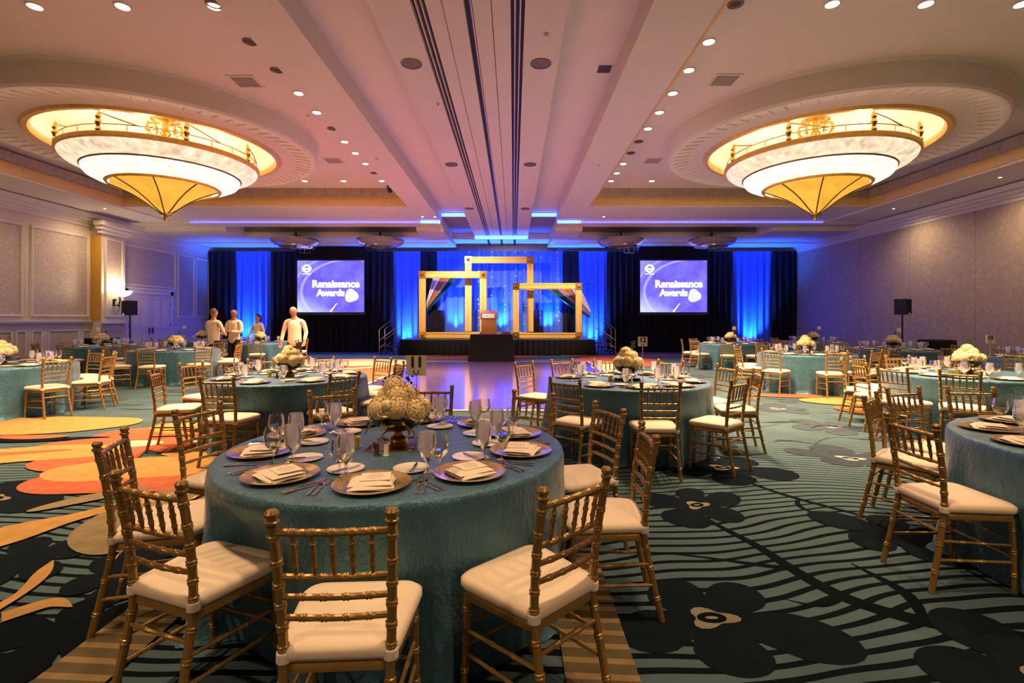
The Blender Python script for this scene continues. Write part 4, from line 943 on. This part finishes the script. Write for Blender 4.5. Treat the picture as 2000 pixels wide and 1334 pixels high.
def menu_proto():
    t = thing('menu_card', 'x', 'menu card'); MB().box(-.062,.062,-.055,.055,0,.0015).obj('card', MT['card'], t, False)
    m = MB()
    for k, w_ in enumerate((.02,.035,.03,.04,.025)): m.box(-w_,w_,.033-k*.016,.037-k*.016,.0015,.0019)
    m.obj('lettering', MT['print'], t, False); return t
def bread_proto():
    t = thing('bread_plate', 'x', 'plate'); MB().lathe([(.0,.004),(.05,.004),(.062,.007),(.085,.012),(.086,.010),(.06,.001),(.0,.0005)], 32).obj('dish', MT['porcelain'], t)
    return t
def bknife_proto():
    t = thing('butter_knife', 'x', 'knife')
    MB().tube([(0,-.085,.002),(0,-.02,.003),(0,0,.003)], [.0055,.0045,.0035], 7).obj('handle', MT['steel'], t); MB().prism([(-.004,0),(.005,0),(.007,.05),(.003,.078),(-.004,.07)], .001, .003).obj('blade', MT['steel'], t, False); return t
def knife_proto():
    t = thing('dinner_knife', 'x', 'knife')
    MB().tube([(0,-.11,.004),(0,-.10,.005),(0,-.01,.004)], [.006,.0075,.005], 7, sq=.6).obj('handle', MT['steel'], t); MB().prism([(-.006,-.01),(.006,-.01),(.008,.06),(.004,.112),(-.006,.10)], .002, .0045).obj('blade', MT['steel'], t, False); return t
def fork_proto():
    t = thing('dinner_fork', 'x', 'fork')
    MB().tube([(0,-.10,.004),(0,-.09,.005),(0,.02,.003),(0,.03,.003)], [.006,.0065,.003,.003], 7, sq=.5).obj('handle', MT['steel'], t)
    m = MB().prism([(-.003,.028),(.003,.028),(.012,.045),(.012,.06),(-.012,.06),(-.012,.045)], .002, .0045)
    for k in range(4): m.box(-.012+k*.0068,-.0085+k*.0068,.06,.10,.003,.0048)
    m.obj('tines', MT['steel'], t, False); return t
def goblet_proto():
    t = thing('water_goblet', 'x', 'glass')
    MB().lathe([(.036,.186),(.040,.16),(.0425,.13),(.039,.10),(.028,.070),(.012,.052),(.0075,.045)], 20).obj('bowl', MT['water_glass'], t)
    MB().lathe([(.0075,.046),(.0065,.03),(.008,.014),(.028,.005),(.036,.002),(.036,.0),(.0,.0)], 18).obj('foot', MT['clear_glass'], t)
    return t
def wine_proto():
    t = thing('wine_glass', 'x', 'glass')
    b = MB().lathe([(.033,.190),(.039,.165),(.042,.135),(.037,.11),(.022,.090),(.006,.082)], 20).obj('bowl', MT['clear_glass'], t)
    MB().lathe([(.0400,.128),(.036,.11),(.021,.0905),(.005,.083)], 18).disc(.0395,.128,18).obj('water', MT['wine_water'], b)
    MB().lathe([(.006,.083),(.004,.06),(.004,.02),(.010,.008),(.034,.002),(.034,.0),(.0,.0)], 18).obj('stem', MT['clear_glass'], t)
    return t
ST = {k: Stock(f()) for k, f in dict(charger=plate_proto, napkin=napkin_proto, menu=menu_proto, bread=bread_proto, bknife=bknife_proto, knife=knife_proto, fork=fork_proto, goblet=goblet_proto, wine=wine_proto).items()}
def shaker_proto(m, nm):
    t = thing(nm, 'x', 'shaker'); MB().lathe([(.016,.0),(.018,.004),(.012,.012),(.011,.06),(.009,.066)], 12).obj('glass_body', MT[m], t)
    MB().lathe([(.0095,.064),(.011,.070),(.009,.080),(.0,.083)], 12).obj('cap', MT['steel'], t); return t
ST['salt'] = Stock(shaker_proto('salt','salt_shaker')); ST['pepper'] = Stock(shaker_proto('pepper','pepper_shaker'))
def votive_proto():
    t = thing('votive_candle', 'x', 'candle'); MB().lathe([(.0,.0),(.020,.0),(.024,.01),(.027,.055),(.030,.062),(.026,.060),(.023,.02),(.0,.018)], 16).obj('cup', MT['votive'], t)
    MB().lathe([(.022,.018),(.022,.035),(.0,.036)], 14).obj('wax', MT['petal2'], t); return t
ST['votive'] = Stock(votive_proto())
# centrepiece
def bloom_mesh(R, n, seed, m, psz):
    r_ = random.Random(seed); mb = MB().ball((0,0,0), R*.86, 10, 7)
    for i in range(n):
        z = 1-2*(i+.5)/n; a = i*2.39996; q = math.sqrt(max(0,1-z*z)); nrm = Vector((q*math.cos(a), q*math.sin(a), z))
        if z < -.55: continue
        u = nrm.orthogonal().normalized(); v = nrm.cross(u); rot = r_.uniform(0,PI); p = nrm*R*r_.uniform(.88,1.06); s = psz*r_.uniform(.8,1.2)
        for k in range(2):
            c, sn = math.cos(rot+k*PI/2), math.sin(rot+k*PI/2); d1 = u*c+v*sn; d2 = u*-sn+v*c
            mb.add([p-d1*s+nrm*s*.35, p+d2*s*.45, p+d1*s+nrm*s*.35, p-d2*s*.45], [(0,1,2,3)])
    return mb.mesh('bloom', m, True, 1.0)
def rose_mesh(R, seed):
    mb = MB().ball((0,0,.2*R), R*.55, 8, 6); r_ = random.Random(seed)
    for ring, (cnt, rr, op) in enumerate(((4,.35,.25),(5,.58,.5),(6,.82,.8),(7,1.0,1.1))):
        for k in range(cnt):
            a = 2*PI*(k+.5*ring)/cnt+r_.uniform(-.15,.15); wd = 2.6/cnt*1.25
            def fn(u, v, a=a, wd=wd, rr=rr, op=op):
                q = a+(u-.5)*wd*2; h = v; rad = R*rr*(.45+.55*h**.6)*(1+.25*op*h*h*(1-abs(u-.5)))
                return (rad*math.cos(q), rad*math.sin(q), R*(-.5+1.25*h*(1.05-.35*rr)-.22*op*h**3-.25*(abs(u-.5)*2)**2*h))
            mb.grid(fn, 4, 4)
    return mb.mesh('rose', MT['petal2'], True, 1.2)
BL = [bloom_mesh(.075,150,1,MT['petal'],.016), bloom_mesh(.068,130,2,MT['petal'],.015)]; RS = rose_mesh(.055,4)
def leaf_mesh():
    def fn(u, v): w_ = .024*math.sin(PI*min(1,u*.93+.05))**.8; return (u*.12, (v-.5)*2*w_, .02*u-.06*u*u+abs(v-.5)*.012)
    return MB().grid(fn, 6, 2).mesh('leaf', MT['leaf'], True, 2)
LF = leaf_mesh()
def sprig_mesh(seed):
    r_ = random.Random(seed); m = MB().tube([(0,0,0),(.01,.0,.08),(.03,.01,.17)], [.004,.003,.0015], 5)
    for k in range(11):
        z = .04+k*.012; a = k*2.4; m.ball((.008+z*.1+.016*math.cos(a), .016*math.sin(a), z), .008+.003*r_.random(), 6, 4)
    return m.mesh('sprig', MT['leaf'])
SPG = sprig_mesh(2)
BOWL = MB().lathe([(.0,.075),(.03,.075),(.085,.092),(.135,.122),(.152,.158),(.146,.158),(.12,.13),(.05,.10),(.0,.10)], 28).mesh('bowl', MT['bowl_bronze'])
FOOT = MB().lathe([(.0,.0),(.055,.0),(.058,.008),(.045,.016),(.060,.026),(.050,.045),(.028,.056),(.022,.068),(.04,.078),(.0,.078)], 22).mesh('foot', MT['gold_bright'])
HAND = MB().tube(smooth_path([(.05,0,.03),(.082,0,.035),(.088,0,.06),(.06,0,.078),(.036,0,.075)]), .005, 6).mesh('handle', MT['gold_bright'])
def centre_proto(full):
    t = thing('flower_centrepiece', 'x', 'flower arrangement'); r_ = random.Random(11)
    link('bowl', BOWL, t); link('foot', FOOT, t)
    if full:
        for k in range(2): link('handle', HAND, t, (0,0,0), PI*k)
    for k in range(7):
        a = 2*PI*k/7; o = link('bloom', BL[k % 2], t, (.105*math.cos(a), .105*math.sin(a), .19+.012*(k % 3))); o.rotation_euler = (.5*math.sin(-a), .5*math.cos(a), a)
    for k in range(3):
        a = 2*PI*k/3+.4; link('bloom', BL[k % 2], t, (.05*math.cos(a), .05*math.sin(a), .262), a)
    for k, (a, rr, z) in enumerate(((-1.0,.135,.20),(-.2,.14,.215),(-2.2,.13,.235),(.9,.12,.25),(2.4,.13,.22))):
        o = link('rose', RS, t, (rr*math.cos(a), rr*math.sin(a), z)); o.rotation_euler = (0, .9, 0); o.rotation_euler = Vector((math.cos(a),math.sin(a),.7)).to_track_quat('Z','Y').to_euler()
    if full:
        o = link('bloom', BL[1], t, (-.02,.0,.315)); o.scale = (.95,.95,.95)
    for k in range(8 if full else 5):
        a = 2*PI*k/(8 if full else 5)+.2; o = link('leaf', LF, t, (.10*math.cos(a), .10*math.sin(a), .15)); o.rotation_euler = (r_.uniform(-.4,.4), r_.uniform(-.15,.45), a); o.scale = (.9,1.1,1)
    for k, (a, z, s) in enumerate(((.5,.27,1.1),(2.6,.25,.75)) if full else ((.5,.27,1.0),)):
        o = link('sprig', SPG, t, (.06*math.cos(a), .06*math.sin(a), z), a); o.scale = (s,s,s)
    return t
CPF = Stock(centre_proto(True)); CPL = Stock(centre_proto(False))
def tile_proto():
    t = thing('mirror_tile', 'x', 'mirror'); MB().box(-.15,.15,-.15,.15,.0005,.005).obj('mirror_face', MT['mirror'], t, False)
    MB().box(-.155,.155,-.155,-.15,0,.007).box(-.155,.155,.15,.155,0,.007).box(-.155,-.15,-.15,.15,0,.007).box(.15,.155,-.15,.15,0,.007).obj('gilt_edge', MT['gold_bright'], t, False); return t
ST['tile'] = Stock(tile_proto())
def table_sign(x, y, z, num, label, rz=0, h=.40, s=1.0, shoe=True):
    t = thing('table_number', label, 'table number', (x, y, z), rz, 'table number cards')
    MB().lathe([(.0,.0),(.035,.0),(.035,.004),(.004,.010)], 14).obj('base', MT['steel'], t); MB().tube([(0,0,.004),(0,0,h+.02)], .0026, 6).obj('rod', MT['steel'], t)
    a = .055*s; p = [(-a,-a),(a,-a),(a,a),(-a,a)]
    c = MB().box(-a,a,-.005,-.002,h,h+2*a).obj('card', MT['card'], t, False)
    if num:
        for i, ch in enumerate(num):
            xx = (i-(len(num)-1)/2)*.040*s; text('numeral', ch, .078*s, MT['ink'], t, (xx*1.0, -.0056, h+1.30*a), (PI/2,0,0), .0004, .0032)
    if shoe:
        pts = [(.012*math.cos(q), -.0065, h+.019+.014*math.sin(q)) for q in [PI*.78+ (PI*1.44)*k/12 for k in range(13)]]
        MB().tube(pts, .0028, 5).obj('horseshoe', MT['ink'], t)

# ------------------------------------------------------------------ tables
TH = .755
def cloth_mesh(angs, seed, dents=(), R=.915):
    rnd = random.Random(seed); NA = 160
    hf = [rnd.uniform(0,2*PI) for _ in range(6)]
    def gap(th):      # 0 at a chair, 1 well between chairs; th measured from -Y toward +X
        d = min(abs((th-a+PI) % (2*PI)-PI) for a in angs) if angs else PI
        q = (d-math.radians(11))/math.radians(9); q = max(0, min(1, q)); return q*q*(3-2*q)
    prof = [(0,TH),(.45,TH),(.75,TH),(.88,TH),(.912,TH-.002),(.924,TH-.010),(.929,TH-.03),(None,.70),(None,.62),(None,.54),(None,.46),(None,.37),(None,.28),(None,.19),(None,.10),(None,.03),(None,.006)]
    vs = []; fs = []
    for j, (r, z) in enumerate(prof):
        for k in range(NA):
            th = 2*PI*k/NA
            if r is None:
                t = (TH-z)/TH; g = gap(th); fold = .5+.5*math.cos(14*th+hf[0]+.6*math.sin(2*th+hf[1]))
                rr = .930 + g*(.030*t+.115*fold*t**1.25) + .006*t*math.sin(31*th+hf[2]+3*z)
                if z < .02: rr += .03*g
                for (da, dd) in dents:
                    q = abs((th-da+PI) % (2*PI)-PI)/math.radians(16)
                    if q < 1.6: rr -= dd*max(0, min(1, 1.6-q*1.0))*max(0, min(1, (.70-z)/.16))
            else: rr = r
            vs.append((rr*math.sin(th), -rr*math.cos(th), z))
    for j in range(len(prof)-1):
        for k in range(NA):
            if j == 0:
                fs.append((k, NA+(k+1) % NA, NA+k)[::-1])
            else: fs.append((j*NA+k, (j+1)*NA+k, (j+1)*NA+(k+1) % NA, j*NA+(k+1) % NA))
    return MB().add(vs, fs).mesh('tablecloth', MT['cloth'], True, 2.5)
seat_names = ['nearest the camera','second clockwise','third clockwise','fourth clockwise','fifth clockwise','sixth clockwise','seventh clockwise','eighth clockwise','ninth clockwise','tenth clockwise']
def table(x, y, chairs, desc, seed, level, centre=True, sign=None, signoff=(.14,-.05), places=None, cprot=0):
    """chairs: list of (angle deg from -Y toward +X, extra radius, yaw offset deg); level 3 full .. 1 far"""
    rnd = random.Random(seed)
    angs = [math.radians(c[0]) for c in chairs]
    pl = [math.radians(p) for p in places] if places is not None else angs
    o = link('tablecloth', cloth_mesh(angs, seed, [(math.radians(c[0]), -c[1]) for c in chairs if c[1] < 0]), None, (x, y, 0)); tag(o, 'floor-length teal satin cloth draped over ' + desc, 'tablecloth', 'teal round tablecloths')
    to_cam = math.atan2(-x, y)   # direction to the camera in this angle convention
    def order(lst): return sorted(range(len(lst)), key=lambda i: (-(lst[i]-to_cam)+.30) % (2*PI))
    for n, i in enumerate(order(angs)):
        a = angs[i]; _, ex, yw = chairs[i]; r = 1.138+ex; px, py = x+r*math.sin(a), y-r*math.cos(a)
        d = math.hypot(px, py); full = level >= 2
        (CHF if full else CHL).put((px, py, 0), a+math.radians(yw), 'gold chair with cream cushion, %s, at %s' % (seat_names[min(n,9)], desc), 'gold chairs with cream cushions')
    def at(a, r, t_): # radius r, tangential offset t_ to the sitter's right
        s, c = math.sin(a), math.cos(a); return (x+r*s+t_*c, y-r*c+t_*s)
    for n, i in enumerate(order(pl)):
        a = pl[i]+rnd.uniform(-.03,.03); s_ = seat_names[min(n,9)]
        def put(k, r, t_, rz, noun, dz=0):
            q = at(a, r, t_); ST[k].put((q[0], q[1], TH+dz), a+rz, '%s at the place %s, on %s' % (noun, s_, desc), noun+'s')
        put('charger', .705, 0, 0, 'gold-rimmed charger plate')
        put('napkin', .715, .0, rnd.uniform(-.15,.15), 'folded cream napkin', .0095)
        if level >= 2:
            put('menu', .69, .012, rnd.uniform(-.2,.2), 'printed menu card', .034)
            put('bread', .47, -.17, 0, 'white bread plate')
        if level >= 3:
            put('bknife', .475, -.16, -.7, 'butter knife', .009)
            for k in range(2): put('fork', .72, -.205-.028*k, rnd.uniform(-.08,.08), ('inner','outer')[k]+' silver fork')
            for k in range(2): put('knife', .72, .20+.026*k, rnd.uniform(-.06,.06), ('inner','outer')[k]+' silver knife')
        put('goblet', .52, .215, 0, 'frosted water goblet')
        if level >= 2 or True: put('wine', .60, .275, 0, 'clear wine glass')
    if centre:
        (CPF if level >= 2 else CPL).put((x, y, TH+(.005 if level >= 2 else 0)), cprot+rnd.uniform(-.3,.3), 'white hydrangea and rose centrepiece on ' + desc, 'white flower centrepieces')
        if level >= 2:
            ST['tile'].put((x, y, TH), -.15+.3*cprot, 'gilt-edged square mirror tile under the flowers on ' + desc, 'mirror tiles')
            ST['pepper'].put((x-.06, y-.225, TH), 0, 'dark pepper shaker beside the flowers on ' + desc, 'pepper shakers'); ST['salt'].put((x-.01, y-.235, TH), 0, 'white salt shaker beside the flowers on ' + desc, 'salt shakers')
            ST['votive'].put((x-.22, y-.08, TH), 0, 'glowing gold votive candle on ' + desc, 'votive candles')
    if sign is not None:
        table_sign(x+signoff[0], y+signoff[1], TH, sign, 'cream number card on a thin rod, standing on ' + desc, 0, .40, 1.0, True)
def even(n, ph, ex=.02, seed=0, skip=()):
    r_ = random.Random(seed); return [((ph+360*k/n+r_.uniform(-4,4)), ex+r_.uniform(-.005,.06), r_.uniform(-8,8)) for k in range(n) if k not in skip]
table(-.65, 2.86, [(5.2,.0,-2),(39,.0,4),(79,.0,8),(111,.0,0),(143,.0,6),(182,.10,0),(214,.12,-5),(251,.12,5),(285,.0,6),(325,-.13,14)], 'table eleven', 1, 3, True, '11', (.115,-.07), cprot=.4)
table(-2.80, 6.35, [(-5,.0,0),(46,.0,5),(85,.03,0),(120,.03,0),(147,.16,0),(185,.03,0),(220,.02,0),(254,.2,0),(298,.03,-10)], 'the coral carpet\'s table', 2, 2, places=[-5,40,80,116,152,188,224,262,302])
table(1.34, 5.95, [(0,.0,-2),(-37.5,.0,-4),(35,.02,6),(80,.06,0),(108,.05,0),(144,.12,0),(180,.04,0),(-154,.1,0),(-125,.12,-8)], 'table twelve', 3, 2, True, '12', (.16,-.06), places=[0,-37.5,37,74,110,146,182,-142,-108])
table(3.63, 2.83, [(-93,.0,4),(-138,.0,0),(-164,.06,0),(172,.06,0),(145,.03,0)], 'the photo-cropped table', 4, 2, False, places=[-93,-129,-163,163,128,-57,-20])
table(5.97, 6.65, [(-45,.0,0),(-95,.0,0),(-70,.1,0),(-125,.03,0),(-155,.03,0),(175,.03,0),(140,.03,0),(-10,.06,0)], 'table ten', 5, 2, True, '10', (.28,0))
table(6.2, 10.75, even(9, -12, .02, 6), 'the table on orange carpet', 6, 2)
table(-8.08, 8.02, [(70,.0,0),(105,.05,0),(133,.03,0),(165,.03,0),(20,.03,0),(-20,.03,0),(-160,.03,0),(-125,.03,0)], 'the left-edge table', 7, 2)
table(-8.1, 12.15, even(9, 15, .03, 8), 'the talking waiters\' table', 8, 1, True, None)
table(-7.95, 15.9, even(8, 22, .03, 9, (1,)), 'the standing woman\'s table', 9, 1, True)
table(6.6, 15.4, even(9, 10, .03, 10), 'the right blue drape\'s table', 10, 1, True, '', (.1,0))
table(9.4, 15.9, even(8, 25, .03, 11), 'the far corner table', 11, 1, True, '', (.12,-.1))
table(9.2, 12.3, even(9, 5, .03, 12), 'the right loudspeaker\'s table', 12, 1, True, '', (.15,0))
table(9.95, 9.4, even(8, 30, .03, 13), 'the wallpapered wall\'s table', 13, 1, True)
table(-11.2, 13.8, even(9, 12, .03, 14), 'the wall sconce\'s table', 14, 1, True, '', (-.1,0))
table(-10.7, 17.4, even(8, 28, .03, 15), 'the double doors\' table', 15, 1, True, '1', (-.6,0))

# small black draped service tables by the walls
for (x0, y0, lab) in ((11.6, 13.9, 'small black-draped service table beside the right loudspeaker'), (-12.5, 15.4, 'small black-draped service table beside the left loudspeaker')):
    o = MB().lathe([(.0,.92),(.40,.92),(.42,.90),(.43,.6),(.47,.3),(.50,.01)], 40).obj('service_table', MT['blackcloth'], None, loc=(x0,y0,0)); tag(o, lab, 'table', 'black service tables')

# ------------------------------------------------------------------ people
def skinned(name, m, chains, parent, root=0, sub=1):
    me = bpy.data.meshes.new(name); vs = []; ed = []; rad = []; idx = {}
    for ch in chains:
        prev = None
        for (p, r) in ch:
            key = tuple(round(q,4) for q in p)
            if key not in idx: idx[key] = len(vs); vs.append(p); rad.append(r)
            if prev is not None and prev != idx[key]: ed.append((prev, idx[key]))
            prev = idx[key]
    me.from_pydata(vs, ed, []); o = link(name, me, parent)
    md = o.modifiers.new('skin', 'SKIN'); md.use_smooth_shade = True
    sv = me.skin_vertices[0].data
    for i, r in enumerate(rad):
        rr = r if hasattr(r, '__len__') else (r, r)
        sv[i].radius = rr; sv[i].use_root = (i == root)
    sd = o.modifiers.new('sub', 'SUBSURF'); sd.levels = sub; sd.render_levels = 2
    me.materials.append(m); return o
def person(label, loc, rz, H, skin, arms, hair=None, tilt=(0,0), woman=False):
    """faces -Y; arms: (left elbow, left hand, right elbow, right hand) in metres for a 1.75 m figure"""
    t = thing('person', label, 'person', loc, rz, 'banquet staff in cream jackets'); k = H/1.75; V = lambda x, y, z: (x*k, y*k, z*k)
    sw = .175 if woman else .20; hd = (tilt[0], tilt[1])
    hx, hy = hd
    spine = [(V(0,0,.95),(.11*k,.08*k)),(V(0,0,1.10),(.10*k,.075*k)),(V(0,.0,1.28),(.10*k,.075*k)),(V(0,.01,1.42),(.07*k,.055*k)),(V(hx*.2,.0+hy*.2,1.49),.052*k),(V(hx*.5,hy*.5-.01,1.545),.058*k),(V(hx,hy-.015,1.61),(.076*k,.088*k)),(V(hx,hy-.01,1.69),(.072*k,.086*k)),(V(hx,hy,1.735),(.045*k,.055*k))]
    ch = [spine, [spine[6], (V(hx,hy-.105,1.615),.016*k)], [spine[6], (V(hx-.083,hy,1.615),.018*k)], [spine[6], (V(hx+.083,hy,1.615),.018*k)]]
    jk = [[(V(0,0,.74),(.185*k,.14*k)),(V(0,0,.95),(.175*k,.135*k)),(V(0,0,1.12),(.165*k,.125*k)),(V(0,0,1.28),(.178*k,.128*k)),(V(0,.01,1.40),(.125*k,.10*k)),(V(0,.005,1.455),.07*k)]]
    for s, (el, hn) in ((-1,(arms[0],arms[1])),(1,(arms[2],arms[3]))):
        sh = V(s*sw,.01,1.39); e = V(*el); h = V(*hn)
        ch.append([spine[3], (sh,.040*k),(e,.034*k),(h,.028*k)])
        ev, hv = Vector(e), Vector(h); d = (hv-ev).normalized(); side = d.cross(Vector((0,1,.2))).normalized(); up = side.cross(d)
        palm = hv+d*.05*k; ch.append([(h,.030*k),(tuple(palm),(.036*k,.018*k))])
        for f in range(4):
            o_ = side*((f-1.5)*.019*k); L = (.062,.074,.070,.055)[f]*k
            ch.append([(tuple(palm),(.036*k,.018*k)),(tuple(palm+o_+d*.02*k),.0095*k),(tuple(palm+o_+d*(.02*k+L*.55)-up*.006),.0085*k),(tuple(palm+o_*1.05+d*(.02*k+L)-up*.02),.007*k)])
        ch.append([(h,.030*k),(tuple(hv+d*.015*k+side*s*.03*k),.011*k),(tuple(hv+d*.05*k+side*s*.048*k),.009*k)])
        jk.append([jk[0][4], (V(s*sw*.97,.01,1.385),(.062*k,.062*k)),(e,.050*k),(tuple(Vector(e).lerp(Vector(h),.9)),.040*k)])
    for s in (-1,1):
        ch.append([spine[0], (V(s*.09,0,.86),.085*k),(V(s*.095,-.01,.48),.055*k),(V(s*.095,.02,.10),.038*k),(V(s*.095,-.10,.04),.035*k)])
    skinned('body', skin, ch, t)
    skinned('jacket', MT['jacket'], jk, t)
    tr = [[(V(0,0,.96),(.155*k,.115*k)),(V(0,0,.90),(.155*k,.115*k))]]
    for s in (-1,1): tr.append([tr[0][1], (V(s*.09,0,.82),.098*k),(V(s*.095,-.01,.48),.075*k),(V(s*.095,.02,.09),.062*k)])
    skinned('trousers', MT['trouser'], tr, t)
    for s in (-1,1): MB().ball((s*.095*k,-.05*k,.045*k), .07*k, 10, 6, .62).xf(Matrix.Diagonal((1,1.0,1,1))).obj('shoe', MT['black'], t)
    for s in (-1,1): MB().ball(((hx+s*.032)*k,(hy-.092)*k,1.635*k), .011*k, 8, 5).obj('eye', MT['ink'], t)
    MB().tube([((hx-.025)*k,(hy-.095)*k,1.575*k),(hx*k,(hy-.102)*k,1.572*k),((hx+.025)*k,(hy-.095)*k,1.575*k)], .006*k, 5).obj('mouth', mat('lips', (.35,.12,.09), .5), t)
    b_ = MB()
    for z in (1.30,1.20,1.10,1.0): b_.ball((0,-.135*k,z*k), .009*k, 6, 4)
    b_.obj('jacket_button', MT['gold_bright'], t)
    if hair:
        m = MB(); hm, kind = hair
        def cap(u, v):
            a = 2*PI*u; ph_ = v*(1.75 if kind == 'long' else 1.45); r = 1.05
            frm = .5-.5*math.sin(a)   # 1 at the face (-Y)
            ph_ *= (1-.42*max(0,-math.sin(a)))
            return ((hx+.088*r*math.sin(ph_)*math.cos(a))*k, (hy+.006+.104*r*math.sin(ph_)*math.sin(a))*k, (1.645+.128*r*math.cos(ph_))*k)
        m.grid(cap, 20, 8, True)
        if kind == 'long': m.tube([V(hx,hy+.05,1.70),V(hx,hy+.085,1.62),V(hx,hy+.08,1.52),V(hx,hy+.06,1.44)], [.06*k,.075*k,.065*k,.03*k], 10)
        m.obj('hair', hm, t, True, 3)
    return t
person('waiter in a cream jacket, back turned, beside a bald colleague', (-8.25,13.95,0), PI*.92, 1.76, MT['skin'], ((-.27,-.06,1.10),(-.10,-.30,1.05),(.27,-.06,1.10),(.12,-.30,1.08)), (MT['hair_grey'],'short'))
person('bald waiter in a cream jacket facing a colleague, hands clasped', (-8.08,14.66,0), -.15, 1.77, MT['skin_dark'], ((-.26,-.04,1.10),(-.05,-.26,1.14),(.26,-.04,1.10),(.06,-.26,1.12)), None)
person('woman with black hair in a cream jacket by the blue drape', (-8.85,17.55,0), -.35, 1.65, MT['skin'], ((-.30,-.02,1.12),(-.30,-.16,.92),(.30,-.02,1.12),(.34,-.14,.92)), (MT['hair'],'long'), (0,0), True)
person('bald man in a cream jacket looking down, left of the screen', (-5.42,12.55,0), .12, 1.80, MT['skin'], ((-.27,.03,1.12),(-.29,-.06,.88),(.26,.03,1.12),(.25,-.10,.90)), None, (-.02,-.03))
